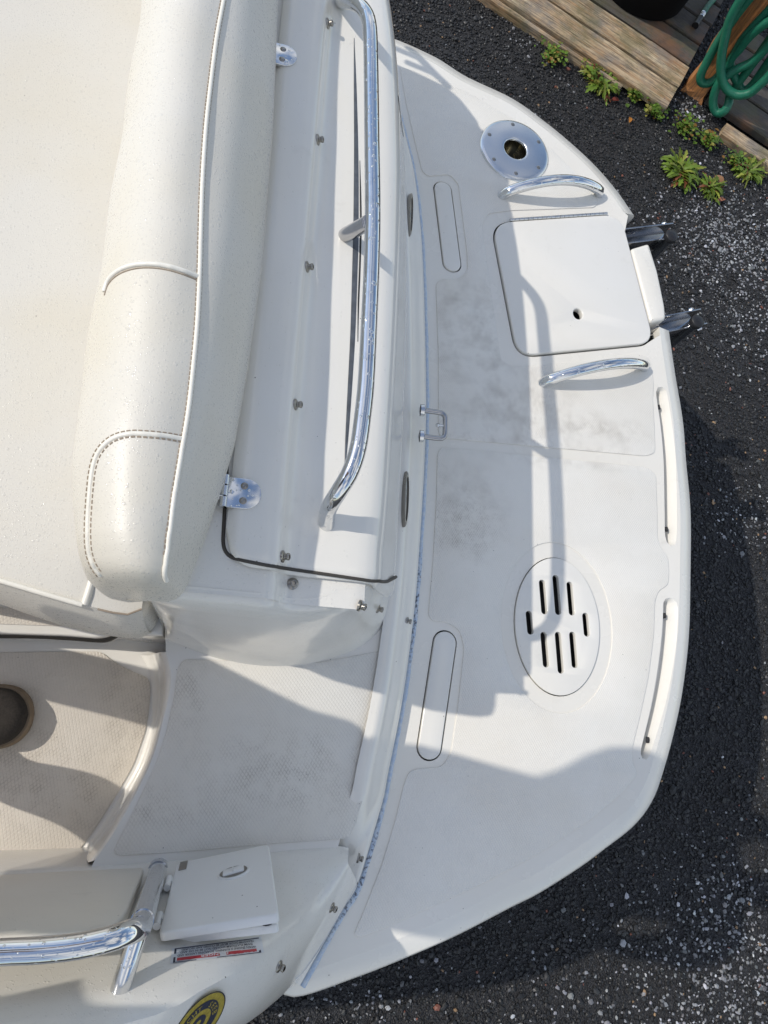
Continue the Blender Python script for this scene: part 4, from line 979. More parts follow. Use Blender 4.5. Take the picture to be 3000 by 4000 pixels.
child(MB().obox(q4(.62, .36, .011), (q4(.725, .345, 0)-q4(.515, .375, 0))*.5, (q4(.62, .40, 0)-q4(.62, .32, 0))*.5, nn*.003).build('latch_paddle', MAT['plastic'], bevel=.002), acc)
child(MB().obox(q4(.62, .36, .0145), (q4(.625, .36, 0)-q4(.615, .36, 0))*.5, (q4(.62, .395, 0)-q4(.62, .325, 0))*.5, nn*.002).build('latch_rib', MAT['plastic']), acc)
for t_ in (.28, .80):
    child(MB().tube([q4(-.04, t_-.075, .004), q4(-.04, t_+.075, .004)], .0055, 12).obox(q4(-.015, t_-.02, .004), (q4(.02, 0, 0)-q4(-.02, 0, 0))*.5, (q4(0, t_+.03, 0)-q4(0, t_-.03, 0))*.5, nn*.003).build('lid_hinge', MAT['plastic']), acc)
child(MB().obox(q4(.085, .085, .0088), (q4(.12, 0, 0)-q4(.04, 0, 0))*.5, (q4(0, .155, 0)-q4(0, .02, 0))*.5, nn*.0008).build('maker_plate', MAT['snap'], bevel=.0006), acc)
child(MB().lathe(q4(.9, .925, -.010), [(.0001, .004), (.006, .003), (.009, 0)], 14, nn).build('catch_knob', MAT['dark']), acc)

# ---------------- decals on the quarter
def bvh(o): return BVHTree.FromPolygons([tuple(v.co) for v in o.data.vertices], [tuple(p.vertices) for p in o.data.polygons])
def hit(tree, px, py):
    v = Vector(M3 @ np.array([(px-1500)/F, -(py-2000)/F, -1.0])).normalized()
    l, n_, i, d = tree.ray_cast(Vector(CAMP), v)
    if l is None: return None, None
    return l, (n_ if n_.dot(v) < 0 else -n_)
QT = bvh(quarter)
t = NT('label_film'); t.set('Base Color', (.62, .63, .64)); t.set('Roughness', .35); MAT['film'] = t.m
MAT['ink'] = m_plain('label_ink', (.022, .026, .05), .4, var=.3, scale=300)
MAT['redink'] = m_plain('label_red', (.42, .035, .045), .4, var=.12, scale=200)
MAT['yellow'] = m_plain('badge_yellow', (.36, .28, .045), .35, var=.35, scale=220)
def text_mesh(body, size):
    cu = bpy.data.curves.new('txt', 'FONT'); cu.body = body; cu.size = size; cu.resolution_u = 2; cu.offset = size*.012
    ob = bpy.data.objects.new('txt', cu); COL.objects.link(ob); dg = bpy.context.evaluated_depsgraph_get(); dg.update()
    me = bpy.data.meshes.new_from_object(ob.evaluated_get(dg)); v = [(q.co.x, q.co.y) for q in me.vertices]; f = [tuple(p.vertices) for p in me.polygons]
    bpy.data.objects.remove(ob); bpy.data.meshes.remove(me); return v, f
LPX = ((1020, 3660), (672, 3706), (664, 3766), (1030, 3722))     # bottom-left, bottom-right, top-right, top-left as printed (it hangs upside down)
LC = [hit(QT, *p)[0] for p in LPX]
nL = hit(QT, 845, 3700)[1]
def lab(u, v, h=0):  # printed coordinates: u 0..1 to the right, v 0..1 upwards, laid on the skin of the quarter
    a_ = [LPX[0][k]+(LPX[1][k]-LPX[0][k])*u for k in (0, 1)]; b_ = [LPX[3][k]+(LPX[2][k]-LPX[3][k])*u for k in (0, 1)]
    p, n_ = hit(QT, a_[0]+(b_[0]-a_[0])*v, a_[1]+(b_[1]-a_[1])*v); return tuple(p+n_*(.0006+h))
label = empty('warning_label', tuple(sum(LC, Vector())/4), boat)
def lab_rect(u0, v0, u1, v1, h, name, mat, nu=10, rag=0.0):
    mb = MB(); rows = []
    for v in (v0, v1): rows.append([lab(u0+(u1-u0)*i/nu, v+(rag*random.uniform(-1, 0) if v == v1 else 0), h) for i in range(nu+1)])
    mb.grid(rows); return child(mb.build(name, mat, smooth=False), label)
mb = MB(); mb.grid([[lab(i/16, j/6) for i in range(17)] for j in range(7)]); child(mb.build('backing', MAT['film']), label)
bd = .022
for (a, b, c, d) in ((0.03, .05, .97, .05+.055), (.03, .94, .50, .985), (.72, .94, .97, .985), (.03, .05, .03+bd, .97), (.97-bd, .05, .97, .40), (.97-bd, .62, .97, .97)):
    lab_rect(a, b, c, d, .0004, 'border', MAT['ink'], 6)
lab_rect(.075, .70, .40, .90, .0006, 'red_band', MAT['redink'], 20, .05); lab_rect(.47, .70, .93, .90, .0006, 'red_band', MAT['redink'], 20, .02)
def lab_text(body, u, v, w, h, mat, name):
    vv, ff = text_mesh(body, 1.0); x0, x1 = min(p[0] for p in vv), max(p[0] for p in vv)
    mb = MB(); mb.add([lab(u+(p[0]-x0)/(x1-x0)*w, v+p[1]/.72*h, .001) for p in vv], ff); child(mb.build(name, mat, smooth=False), label)
lab_text('DANGER', .38, .73, .30, .14, MAT['film'], 'lettering')
lab_text('WHEN ENGINE IS RUNNING, BOARDING LADDER AND', .08, .52, .85, .13, MAT['ink'], 'lettering')
lab_text('SWIM PLATFORM SHOULD NOT BE IN USE AND,', .11, .34, .80, .13, MAT['ink'], 'lettering')
lab_text('TRANSOM DOOR MUST BE CLOSED AND SECURED', .09, .16, .80, .13, MAT['ink'], 'lettering')
bc_, bn = hit(QT, 772, 3990)
if bc_ is not None:
    badge = empty('round_badge', tuple(bc_), boat); e1 = (hit(QT, 840, 3975)[0]-bc_); e1 = (e1-bn*e1.dot(bn)).normalized(); e2 = bn.cross(e1)
    def bd_(r, a, h): return tuple(bc_+e1*r*math.cos(a)+e2*r*math.sin(a)+bn*(.002+h))
    def annulus(r0, r1, h, name, mat, n=48):
        mb = MB(); mb.grid([[bd_(r, 2*math.pi*i/n, h) for i in range(n)] for r in (r0, r1)], close_u=True); child(mb.build(name, mat, smooth=False), badge)
    annulus(.0002, .042, 0, 'disc', MAT['yellow']); annulus(.0405, .042, .0004, 'rim', MAT['ink']); annulus(.019, .031, .0004, 'ring', MAT['ink'])
    annulus(.004, .011, .0004, 'emblem', MAT['ink'])
    up_a = math.atan2((Vector((0, 1, 0))).dot(e2), Vector((0, 1, 0)).dot(e1))
    for ch, da in list(zip('CHT', (65, 45, 25))) + list(zip('SEEB', (-20, -38, -56, -74))):
        vv, ff = text_mesh(ch, .011); a0 = up_a+math.radians(da); mb = MB(); pts = []
        for (x, y) in vv:
            X = x-.0035; Y = y-.004; r = .025+Y; a = a0-X/.025; pts.append(bd_(r, a, .0008))
        mb.add(pts, ff); child(mb.build('lettering', MAT['yellow'], smooth=False), badge)
# snaps on the quarter's outer side
for (px, py) in ((1296, 3545), (1090, 3775)):
    p, n_ = hit(QT, px, py)
    if p is not None: snap(tuple(p), tuple(n_), quarter)

# ================================================================== WOODEN DECK, POST, HOSE, POT
E_ = Vector((.897, -.443, 0)).normalized(); N_ = Vector((.443, .897, 0)).normalized()
ang = math.atan2(E_.y, E_.x)
def EN(e, n, z): return E_*e + N_*n + Vector((0, 0, z))
MAT['wood'] = m_wood('weathered_boards', (.60, .49, .33), (.36, .21, .10), (.27, .23, .185), ang, .55)
MAT['wood_grey_shaded'] = m_wood('grey_boards_shaded', (.105, .095, .085), (.07, .062, .054), (.05, .045, .04), ang, .45)  # grey wood darkened so the colour itself carries the shade
MAT['post'] = m_wood('cedar_post', (.55, .23, .07), (.40, .16, .05), (.26, .13, .06), 0, .12, vert=True)
deck = empty('wooden_deck', tuple(EN(-.3, 2.9, .0))); tag(deck, 'low weathered wooden deck of long boards beside the gravel', 'deck')
def plank(e0, e1, n0, n1, zt, th, mat, parent, name='plank', seed=0):
    r = random.Random(seed); k = 14; mb = MB(); rows = []
    for i in range(k+1):
        e = e0+(e1-e0)*i/k; w = r.uniform(-.003, .003); zz = zt+r.uniform(-.0015, .0015)
        a = n0+.004+w; b = n1-.004+r.uniform(-.003, .003)
        rows.append([tuple(EN(e, q, z)) for q, z in ((a, zz-th), (a-.001, zz-.006), (a+.004, zz), ((a+b)/2, zz+.001), (b-.004, zz), (b+.001, zz-.006), (b, zz-th))])
    mb.grid(rows, close_u=True); mb.cap(rows[0]); mb.cap(rows[-1], True)
    o = mb.build(name, MAT[mat], smooth=False); return child(o, parent)
pit = .1646; n0 = 2.707; DZ = .06
for k in range(9):
    plank(-1.9, .61+random.uniform(-.006, .006), n0+k*pit, n0+(k+1)*pit-.013, DZ+random.uniform(-.003, .003), .036, 'wood' if k < 2 else 'wood_grey_shaded', deck, seed=k)  # rear boards have their shade painted into the wood colour
le = Vector(U(2428, 312, -.80)); le_e = le.dot(E_)
plank(-1.9, le_e+.02, n0-.030, n0-.003, DZ-.014, .05, 'wood', deck, 'fascia_board', 31)
for e in (-1.6, -.5, .55): 
    child(MB().obox(EN(e, n0+.7, .008), E_*.02, N_*.66, Vector((0, 0, .0125))).build('joist', MAT['wood_grey_shaded'], bevel=.003), deck)
for e, n_ in ((.58, 2.75), (.58, 2.92), (-.1, 2.75), (-.1, 2.92), (.58, 2.83), (-.1, 2.83)):
    child(MB().lathe(tuple(EN(e, n_, DZ+.001)), [(.0001, .0012), (.003, .0010), (.004, 0)], 10).build('nail', MAT['snap']), deck)

MAT['fascia'] = MAT['wood']
deck2 = empty('lower_step', tuple(EN(1.2, 2.9, 0))); tag(deck2, 'shaded grey wooden step to the right of the orange post', 'step')
for k in range(4): plank(.765, 2.4, 2.93+k*.15, 2.93+(k+1)*.15-.006, .055+random.uniform(-.002, .002), .036, 'wood_grey_shaded', deck2, seed=50+k)
child(MB().obox(EN(1.60, 3.22, .009), E_*.78, N_*.26, Vector((0, 0, .0095))).build('frame', MAT['wood_grey_shaded'], bevel=.004), deck2)
tim = empty('edging_timber', tuple(EN(1.4, 2.66, 0))); tag(tim, 'weathered brown timber edging lying on gravel at the right border', 'timber')
plank(.90, 2.3, 2.80, 2.89, .04, .045, 'wood', tim, 'log', 77)

pbase = Vector(U(2712, 352, -Z0)); pe, pn = pbase.dot(E_), pbase.dot(N_)
post = empty('wooden_post', tuple(pbase)); tag(post, 'reddish orange wooden post standing between the deck and the step', 'post')
mb = MB(); h = .047; rows = []
for z in (0, .03, .08, .15, .3, .6, 1.0, 1.35):
    fl = .016*math.exp(-z/.05); rows.append([tuple(EN(pe+sx*(h+fl*random.uniform(.2, 1.3)), pn+sy*(h+fl*random.uniform(.2, 1.2)), z)) for sx, sy in ((-1, -1), (0, -1.02), (1, -1), (1.02, 0), (1, 1), (0, 1.02), (-1, 1), (-1.02, 0))])
mb.grid(rows, close_u=True); mb.cap(rows[-1]); mb.cap(rows[0], True); child(mb.build('upright', MAT['post'], smooth=False), post)
for (z0, z1, off) in ((.20, .95, .0), (.36, 1.15, .020)):
    child(MB().obox(EN(pe-h-.012-off*1.0, pn-.006, (z0+z1)/2), E_*.011, N_*(h+.006), Vector((0, 0, (z1-z0)/2))).build('cladding_board', MAT['post'], bevel=.002), post)
for z in (.30, .36, .52): child(MB().lathe(tuple(EN(pe+.012, pn-h-.001, z)), [(.0001, .002), (.005, .0015), (.006, 0)], 10, tuple(-N_)).build('nail', MAT['snap']), post)
child(MB().tube([EN(pe+.01, pn-h+.01, .98), EN(pe+.02, pn-h-.10, 1.0), EN(pe+.02, pn-h-.16, 1.06)], .009, 10).build('hose_hook', MAT['black']), post)

# garden hose looped over the hook: coils lie in upright planes in front of the post
t = NT('green_hose'); mp = t.sep(); 
hn = t.noise(90, 3); t.set('Base Color', t.mix(t.ramp(hn, (.3, 0), (.75, 1)), (.012, .16, .095), (.008, .115, .068))); t.set('Roughness', .42)
uvn = t.n('ShaderNodeAttribute'); uvn.attribute_name = 'along'; wv = t.math('SINE', t.math('MULTIPLY', uvn.outputs['Fac'], 2*math.pi/.0048))
t.l(t.bump(wv, .35, .0008), t.b.inputs['Normal']); MAT['hose'] = t.m
def Vp(px, py, c):
    v = M3 @ np.array([(px-1500)/F, -(py-2000)/F, -1.0]); k = (c-CAMP @ np.array(N_))/(v @ np.array(N_)); p = CAMP+v*k; return (float(p[0]), float(p[1]), max(float(p[2]), .03))
hose = empty('garden_hose', tuple(EN(pe, pn-h-.03, .02))); tag(hose, 'green ribbed garden hose hanging in loops on the orange post', 'hose')
def hose_run(pts, name='coil', r=.0192):
    L = smooth_line(pts, 90); mb = MB(); mb.tube([tuple(p) for p in L], r, 14, cap=True); me = mb.mesh(name)
    d = np.r_[0, np.cumsum(np.linalg.norm(np.diff(L, axis=0), axis=1))]; at = me.attributes.new('along', 'FLOAT', 'POINT'); vals = np.concatenate([np.repeat(d, 14), np.zeros(14)+d[0], np.zeros(14)+d[-1]])
    at.data.foreach_set('value', vals[:len(me.vertices)]); o = link(name, me, MAT['hose'], None, True); return child(o, hose)
c0 = pn-h-.02
hose_run([Vp(3060, -160, c0-.02), Vp(2985, -70, c0-.02), Vp(2922, 0, c0-.02), Vp(2850, 95, c0-.02), Vp(2795, 180, c0-.02), Vp(2757, 250, c0-.022), Vp(2737, 295, c0-.024), Vp(2742, 322, c0-.02), Vp(2775, 322, c0-.005), Vp(2815, 288, c0+.0), Vp(2860, 225, c0-.002), Vp(2905, 150, c0-.004), Vp(2985, 60, c0-.01), Vp(3080, -40, c0-.02)])
hose_run([Vp(3010, -160, c0-.06), Vp(2945, -75, c0-.06), Vp(2893, 0, c0-.06), Vp(2852, 75, c0-.06), Vp(2832, 150, c0-.06), Vp(2818, 225, c0-.058), Vp(2817, 290, c0-.055), Vp(2835, 342, c0-.05), Vp(2875, 370, c0-.045), Vp(2925, 365, c0-.04), Vp(2970, 330, c0-.035), Vp(3010, 290, c0-.03), Vp(3110, 180, c0-.02)])
hose_run([Vp(3100, 60, c0-.03), Vp(2990, 190, c0-.02), Vp(2940, 240, c0-.015), Vp(2880, 270, c0-.02), Vp(2820, 310, c0-.03), Vp(2792, 360, c0-.035), Vp(2786, 410, c0-.038), Vp(2800, 440, c0-.04), Vp(2828, 435, c0-.045), Vp(2846, 405, c0-.03), Vp(2852, 372, c0+.0), Vp(2880, 330, c0+.01), Vp(2960, 220, c0+.01), Vp(3100, 20, c0)])
hose_run([Vp(3050, 60, c0-.05), Vp(2985, 95, c0-.04), Vp(2930, 140, c0-.025), Vp(2890, 190, c0-.012), Vp(2852, 245, c0+.0), Vp(2885, 330, c0+.012), Vp(2905, 355, c0+.015), Vp(2940, 330, c0+.02), Vp(2990, 260, c0+.02), Vp(3100, 100, c0+.01)])
zd = DZ+.016-Z0
he = [U(2850, -110, zd), U(2800, -20, zd), U(2768, 20, zd), U(2748, 50, zd)]
hose_run(he, 'hose_end', .0135)
a, b = Vector(U(2747, 51, zd)), Vector(U(2716, 100, zd)); dd = (b-a)
child(MB().tube([a, a+dd*.12, a+dd*.14, a+dd*.22, a+dd*.24, a+dd*.36], [.013, .014, .012, .014, .012, .0135], 14).build('coupling', MAT['brushed']), hose)
child(MB().tube([a+dd*.36, a+dd*.7, a+dd*1.0], [.015, .013, .016], 14).build('nozzle', MAT['black']), hose)

# black pot with a shrub on the deck (only the foot of the pot is in the picture; the unseen shrub is added to shade the boards)
_a, _b, _c3 = [np.array(U(*p, DZ-Z0)[:2]) for p in ((2385, 0), (2530, 84), (2669, 0))]
_A = 2*np.array([_b-_a, _c3-_a]); pcx = np.linalg.solve(_A, np.array([_b@_b-_a@_a, _c3@_c3-_a@_a])); PR = float(np.linalg.norm(pcx-_b)); pc = Vector((float(pcx[0]), float(pcx[1]), 0))
pot = empty('pot_with_shade_shrub', (pc.x, pc.y, DZ)); tag(pot, 'round black plant pot standing on the deck boards', 'plant pot')
child(MB().lathe((pc.x, pc.y, DZ+.002), [(.0001, 0), (PR-.006, 0), (PR, .008), (PR*1.06, .2), (PR*1.14, .34), (PR*1.2, .35), (PR*1.2, .39), (PR*1.12, .39), (PR*1.08, .34), (.0001, .33)], 44).build('pot', MAT['pot']), pot)
def leaf_mat(name, c):
    t = NT(name); at = t.n('ShaderNodeAttribute'); at.attribute_name = 'tone'
    t.set('Base Color', at.outputs['Color']); t.set('Roughness', .5); t.set('Subsurface Weight', .0)
    tr = t.n('ShaderNodeBsdfTranslucent'); t.l(at.outputs['Color'], tr.inputs[0]); mx = t.n('ShaderNodeMixShader'); mx.inputs[0].default_value = .3
    t.l(t.b.outputs[0], mx.inputs[1]); t.l(tr.outputs[0], mx.inputs[2]); t.l(mx.outputs[0], t.t.nodes['Material Output'].inputs[0]); return t.m
MAT['leaf'] = leaf_mat('leaves', None)
class Leaves:
    def __init__(s): s.v = []; s.f = []; s.c = []
    def leaf(s, base, d, length, width, up=.5, droop=.9, col=(.05, .12, .02), teeth=0, r=random, k=5):
        base = Vector(base); d = Vector((d[0], d[1], 0)).normalized(); side = Vector((-d.y, d.x, 0)); i0 = len(s.v); n = k if not teeth else 2*teeth+2
        tw = r.uniform(-.4, .4)
        for i in range(n+1):
            t_ = i/n; w = width*math.sin(math.pi*min(1, t_*.92+.06))**.8*(.55+.75*t_ if teeth else 1)
            if teeth and i % 2 == 0 and 0 < i < n: w *= .5
            if i == n: w *= .1
            p = base+d*length*t_*(1-.12*t_)+Vector((0, 0, length*(up*t_-droop*up*t_*t_)))
            sd = (side+Vector((0, 0, tw))).normalized()
            s.v += [tuple(p-sd*w+Vector((0, 0, w*.35))), tuple(p), tuple(p+sd*w+Vector((0, 0, w*.35)))]; s.c += [(*col, 1)]*3
        for i in range(n):
            a = i0+3*i; s.f += [(a, a+1, a+4, a+3), (a+1, a+2, a+5, a+4)]
    def build(s, name, mat, parent):
        me = bpy.data.meshes.new(name); me.from_pydata(s.v, [], s.f); me.update(); ca = me.color_attributes.new('tone', 'FLOAT_COLOR', 'POINT'); ca.data.foreach_set('color', np.array(s.c).ravel())
        return child(link(name, me, mat, None, True), parent)
L = Leaves(); r = random.Random(4); stems = MB()
for i in range(26):
    a = r.uniform(0, 6.28); top = Vector((pc.x, pc.y, DZ+.34))+Vector((math.cos(a)*r.uniform(.1, .55)-.30, math.sin(a)*r.uniform(.1, .5)+.12, r.uniform(.45, 1.15)))
    b = Vector((pc.x+math.cos(a)*.05, pc.y+math.sin(a)*.05, DZ+.33)); m = (b+top)/2+Vector((math.cos(a)*.06, math.sin(a)*.06, .1))
    pts = smooth_line([tuple(b), tuple(m), tuple(top)], 16); stems.tube([tuple(p) for p in pts], [.007-.0003*j for j in range(16)], 6)
    for j in range(34):
        p = pts[r.randrange(5, 16)]; aa = r.uniform(0, 6.28); g_ = r.uniform(.7, 1.3)
        L.leaf(Vector(p)+Vector((r.gauss(0, .03), r.gauss(0, .03), r.gauss(0, .03))), (math.cos(aa), math.sin(aa)), r.uniform(.05, .10), r.uniform(.014, .026), r.uniform(-.2, .6), .8, (.045*g_, .10*g_, .02*g_), 0, r, 4)
child(stems.build('stems', MAT['post']), pot); L.build('foliage', MAT['leaf'], pot)

# ================================================================== WEEDS (each its own plant)
def weed(px, py, size, kind, label, seed):
    r = random.Random(seed); c = Vector(U(px, py, -Z0)); w = empty('weed', tuple(c)); tag(w, label, 'weed', 'weeds along the deck edge')
    L = Leaves(); R = size/820/2*(1.2 if kind == 'rosette' else 1.0)
    if kind == 'rosette':
        for k in range(int(75+size*.35)):
            a = r.uniform(0, 6.28); ln = R*r.uniform(.35, .95); g_ = r.uniform(.6, 1.4); q = r.random()
            col = (.15*g_, .235*g_, .028*g_) if q < .66 else ((.24*g_, .27*g_, .045*g_) if q < .93 else (.22, .075, .035))
            b = c+Vector((r.gauss(0, R*.10), r.gauss(0, R*.10), .004))
            L.leaf(b, (math.cos(a), math.sin(a)), ln, ln*r.uniform(.07, .13), r.uniform(.25, 1.25), r.uniform(.5, 1.0), col, 4, r)
    else:
        for k in range(int(90+size*.9)):
            a = r.uniform(0, 6.28); d = R*abs(r.gauss(0, .55)); g_ = r.uniform(.6, 1.4); q = r.random()
            col = (.12*g_, .21*g_, .03*g_) if q < .7 else ((.24*g_, .23*g_, .05*g_) if q < .92 else (.25, .13, .03))
            b = c+Vector((math.cos(a)*d, math.sin(a)*d*.9, r.uniform(.010, .050)))
            a2 = r.uniform(0, 6.28); ln = r.uniform(.011, .026); L.leaf(b, (math.cos(a2), math.sin(a2)), ln, ln*r.uniform(.28, .42), r.uniform(-.1, .5), .9, col, 0, r, 4)
    L.build('foliage', MAT['leaf'], w)
    sm = MB()
    for k in range(6):
        a = r.uniform(0, 6.28); sm.tube([c+Vector((0, 0, -.005)), c+Vector((math.cos(a)*R*.25, math.sin(a)*R*.25, .018)), c+Vector((math.cos(a)*R*.6, math.sin(a)*R*.6, .012))], .0014, 5)
    child(sm.build('stems', MAT['leafstem']), w)
MAT['leafstem'] = m_plain('weed_stem', (.12, .10, .035), .6)
for i, (px, py, s, k, lb) in enumerate((
        (2155, 232, 110, 'mat', 'small dim green weed mat nearest the black pot side of the deck'),
        (2340, 335, 170, 'rosette', 'tall jagged-leaf weed at the end of the fascia board'),
        (2312, 300, 120, 'mat', 'leafy green weed clump right against the fascia board, behind the jagged-leaf weed'),
        (2468, 388, 70, 'mat', 'tiny weed below the bright front plank'),
        (2548, 450, 95, 'mat', 'round green weed just below the corner of the front plank'),
        (2668, 512, 125, 'mat', 'yellow-green weed in front of the post foot'),
        (2758, 565, 80, 'mat', 'thin sparse weed at the near end of the edging timber'),
        (2650, 685, 185, 'rosette', 'largest bushy dandelion-like weed alone on the gravel'),
        (2768, 742, 130, 'rosette', 'medium dandelion-like weed touching the largest one'),
        (2855, 640, 80, 'mat', 'small pale weed between the timber and the rightmost weed'),
        (2915, 675, 150, 'rosette', 'rightmost jagged-leaf weed under the edging timber'))):
    weed(px, py, s, k, lb, 100+i)

for i, (px, py, ln, a, col, lb) in enumerate((
        (2455, 482, .040, 1.3, (.55, .22, .04), 'small orange fallen leaf on the gravel below the front plank corner'),
        (2385, 395, .050, .3, (.22, .05, .035), 'dark red fallen leaf beside the jagged-leaf weed'),
        (2790, 690, .065, -.9, (.33, .17, .08), 'curled tan fallen leaf just above the medium dandelion-like weed'),
        (2800, 790, .055, .6, (.42, .17, .10), 'pinkish brown fallen leaf below the medium dandelion-like weed'))):
    r = random.Random(300+i); c = Vector(U(px, py, -Z0+.006)); fl_ = empty('fallen_leaf', tuple(c)); tag(fl_, lb, 'leaf', 'fallen leaves on the gravel')
    L = Leaves(); L.leaf(c+Vector((0, 0, .006)), (math.cos(a), math.sin(a)), ln, ln*.24, .35, 1.2, col, 0, r, 7); L.build('blade', MAT['leaf'], fl_)
    child(MB().tube([c+Vector((0, 0, .006)), c+Vector((-math.cos(a)*ln*.3, -math.sin(a)*ln*.3, .009))], .0009, 5).build('stalk', MAT['leafstem']), fl_)

# ================================================================== PHOTOGRAPHER standing in the cockpit
def skin_body(name, joints, edges, mat, parent=None, root=0, sub=2):
    me = bpy.data.meshes.new(name); me.from_pydata([W(*j[:3]) for j in joints], edges, []); me.update()
    o = bpy.data.objects.new(name, me); COL.objects.link(o)
    sk = o.modifiers.new('skin', 'SKIN'); sk.use_smooth_shade = True; sk.branch_smoothing = .6
    if not me.skin_vertices: me.attributes
    for i, j in enumerate(joints):
        rr = j[3]; me.skin_vertices[0].data[i].radius = rr if hasattr(rr, '__len__') else (rr, rr); me.skin_vertices[0].data[i].use_root = (i == root)
    ss = o.modifiers.new('sub', 'SUBSURF'); ss.levels = sub; ss.render_levels = sub
    dg = bpy.context.evaluated_depsgraph_get(); dg.update(); m2 = bpy.data.meshes.new_from_object(o.evaluated_get(dg)); bpy.data.objects.remove(o)
    return link(name, m2, mat, parent, True)
MAT['skin'] = m_plain('skin', (.50, .31, .23), .5, var=.06, scale=60)
MAT['shirt'] = m_plain('grey_shirt', (.10, .11, .13), .85, var=.1, scale=90)
MAT['shorts'] = m_plain('navy_shorts', (.03, .035, .05), .9, var=.1, scale=90)
MAT['hair'] = m_plain('dark_hair', (.035, .022, .015), .6, var=.3, scale=150)
MAT['shoe'] = m_plain('brown_mesh_shoe', (.034, .028, .023), .85, var=.45, scale=260, bump=.8, bd=.0015)
MAT['sole'] = m_plain('tan_sole', (.22, .165, .11), .7, var=.12, scale=60)
def add_limb(J, Ed, frm, pts):
    for p in pts:
        J.append(p); Ed.append((frm, len(J)-1)); frm = len(J)-1
    return frm
bx, by = -.60, -.57
ARMS = ((1, (-.25, by+.145, 1.16), (-.165, by+.08, 1.25)), (-1, (-.60, by-.255, 1.04), (-.55, by-.265, .80)))
LEGS = ((1, (bx+.0, -.445, .36), (-.70, -.43, -.025)), (-1, (bx+.01, -.715, .36), (-.535, -.612, -.025)))
J = [(bx, by, .82, (.15, .12))]; Ed = []
ch = add_limb(J, Ed, 0, [(bx, by, 1.0, (.14, .105)), (bx+.015, by, 1.18, (.165, .115)), (bx+.02, by, 1.30, (.13, .10)), (bx+.035, by, 1.385, .058), (bx+.055, by, 1.44, .06)])
add_limb(J, Ed, ch, [(bx+.075, by, 1.51, (.078, .092)), (bx+.078, by, 1.57, (.075, .09)), (bx+.07, by, 1.63, (.05, .06))])
def fingers(J, Ed, wr, p, d, side):
    d = Vector(d).normalized(); s = Vector(side).normalized(); upv = d.cross(s)
    palm = add_limb(J, Ed, wr, [tuple(Vector(p)+d*.05)+((.036, .018),), tuple(Vector(p)+d*.085)+((.038, .014),)])
    for k in range(4):
        o_ = s*(-.027+.018*k); ln = (.058, .070, .066, .05)[k]; b0 = Vector(p)+d*.10+o_
        add_limb(J, Ed, palm, [tuple(b0)+(.0085,), tuple(b0+d*ln*.5+upv*.008)+(.008,), tuple(b0+d*ln*.85+upv*.026)+(.0068,)])
    add_limb(J, Ed, palm-1, [tuple(Vector(p)+d*.05-s*.042)+(.0105,), tuple(Vector(p)+d*.085-s*.055)+(.0095,), tuple(Vector(p)+d*.11-s*.052)+(.008,)])
for sgn, elb, wrs in ARMS:
    w = add_limb(J, Ed, 3, [(bx+.02, by+sgn*.17, 1.315, .066), ((bx+.02+elb[0])/2, (by+sgn*.2+elb[1])/2, (1.30+elb[2])/2, .052), (*elb, .043), ((elb[0]+wrs[0])/2, (elb[1]+wrs[1])/2, (elb[2]+wrs[2])/2, .040), (*wrs, (.028, .022))])
    fingers(J, Ed, w, wrs, (.35, .05, .9) if sgn > 0 else (.15, 0, -1), (0, 1, 0) if sgn > 0 else (1, 0, .15))
ank = []
for sgn, kn, an in LEGS:
    an_ = add_limb(J, Ed, 0, [(bx, by+sgn*.085, .76, .098), ((bx+kn[0])/2, (by+sgn*.1+kn[1])/2, .56, .08), (*kn, .058), ((kn[0]+an[0])/2-.01, (kn[1]+an[1])/2, .22, .056), ((kn[0]+an[0])/2+.0, (kn[1]+an[1])/2, .08, .043), (*an, .038), (an[0]+.03, an[1], an[2]-.045, .036), (an[0]+.13, an[1], an[2]-.055, (.036, .028))]); ank.append(an)
person = skin_body('person', J, Ed, MAT['skin'])
tag(person, 'person in a brown mesh shoe standing in the cockpit at the left edge', 'person')
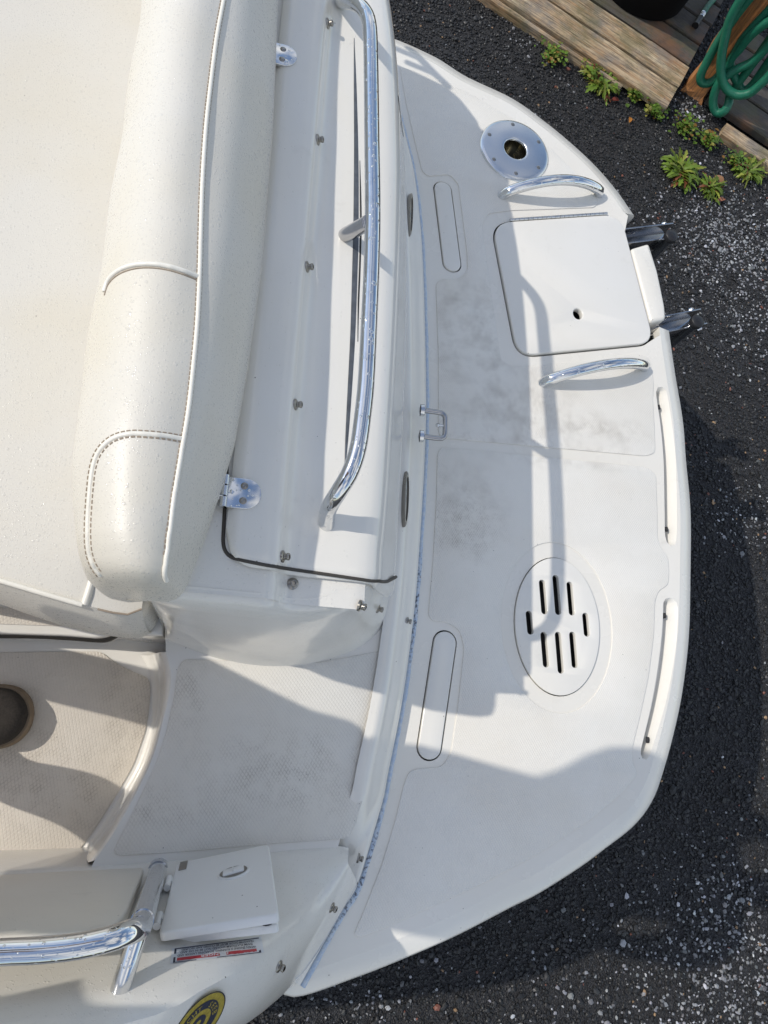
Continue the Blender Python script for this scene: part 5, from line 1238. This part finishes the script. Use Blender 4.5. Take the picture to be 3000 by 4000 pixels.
def shoe(tip, heading, length=.30, wid=.118):
    tip = Vector(tip); d = Vector((math.cos(heading), math.sin(heading), 0)); s = Vector((-d.y, d.x, 0)); k = 44; out = []
    def half(t_): # half width along the shoe, t 0 heel .. 1 toe
        return wid/2*float(np.interp(t_, _hp[:, 0], _hp[:, 1]))
    ts = (1-np.cos(np.linspace(0, math.pi, k)))/2; _hp = smooth_line(list(zip([0, .02, .06, .14, .3, .5, .68, .80, .90, .96, .99, 1.0], [0.0, .28, .48, .60, .63, .68, .92, 1.0, .88, .62, .33, 0.0])), 200)
    def ring(z, inset, hscale=None):
        L_ = [tip-d*length*(1-(.5+(t_-.5)*(1-2*inset/length)))+s*max(half(t_)-inset, .0005) for t_ in ts]; R_ = [tip-d*length*(1-(.5+(t_-.5)*(1-2*inset/length)))-s*max(half(t_)-inset, .0005) for t_ in ts]
        return [tuple(Vector((p.x, p.y, p.z+z))) for p in L_+R_[::-1]]
    sole = MB(); rs = [ring(0, .004), ring(.006, 0), ring(.02, .0), ring(.026, .003)]; sole.grid(rs, close_u=True); sole.cap(rs[0], True); sole.cap(rs[-1])
    so_ = sole.build('shoe', MAT['sole'], None); up_ = MB(); rows = []
    for f in np.linspace(0, 1, 10):
        row = []
        inset = .006+.030*f**2.2
        base = ring(0, inset)
        for q, p in enumerate(base):
            t_ = ts[q] if q < k else ts[2*k-1-q]
            top = float(np.interp(t_, [0, .1, .3, .5, .7, .85, 1], [.085, .09, .09, .085, .060, .046, .036])); row.append((p[0], p[1], p[2]+.022+top*math.sin(f*math.pi/2)**.9*.95))
        rows.append(row)
    up_.grid(rows, close_u=True); up_.cap(rows[-1]); u = up_.build('shoe_upper', MAT['shoe'], None); return so_, u
tipL = U(139, 2790, FZ+.0); 
for (tip, hd) in ((Vector(tipL)+Vector((0, 0, .003)), math.radians(6)), (Vector(W(-.49, -.425, FZ+.003)), math.radians(8))):
    a, b = shoe(tip, hd); a.parent = person; b.parent = a
# clothes
Js = [(bx, by, .84, (.165, .18))]; Es = []
c_ = add_limb(Js, Es, 0, [(bx, by, 1.0, (.15, .185)), (bx+.015, by, 1.18, (.16, .20)), (bx+.02, by, 1.30, (.145, .112)), (bx+.03, by, 1.345, .075)])
for sgn, elb, _w in ARMS:
    add_limb(Js, Es, 3, [(bx+.02, by+sgn*.17, 1.315, .08), ((bx+.02+elb[0])/2, (by+sgn*.2+elb[1])/2, (1.30+elb[2])/2, .072), ((bx+.02+elb[0]*3)/4, (by+sgn*.2+elb[1]*3)/4, (1.30+elb[2]*3)/4, .068)])
skin_body('shirt', Js, Es, MAT['shirt'], person)
Jp = [(bx, by, .90, (.155, .18)), (bx, by, .82, (.16, .19))]; Ep = [(0, 1)]
for sgn, kn, _a in LEGS:
    add_limb(Jp, Ep, 1, [(bx, by+sgn*.088, .74, .112), ((bx+kn[0])/2, (by+sgn*.1+kn[1])/2, .56, .118), ((bx+kn[0]*3)/4, (by+sgn*.1+kn[1]*3)/4, .42, .128)])
add_limb(Jp, Ep, 1, [(bx, by, .68, .12), (bx, by, .56, .10), (bx, by, .46, .085)])  # unseen middle limb added to block light between the legs
skin_body('shorts', Jp, Ep, MAT['shorts'], person, 1)
mb = MB(); hc = Vector(W(bx+.066, by, 1.575)); rows = []
for i in range(9):
    th = math.radians(8+i*10.5); rows.append([tuple(hc+Vector((-.006+.112*math.sin(th)*math.cos(a)*(1 if math.cos(a) < .2 else .86), .092*math.sin(th)*math.sin(a), .105*math.cos(th)))) for a in [2*math.pi*j/24 for j in range(24)]])
mb.grid(rows, close_u=True); mb.cap(rows[0]); mb.build('hair', MAT['hair'], person)
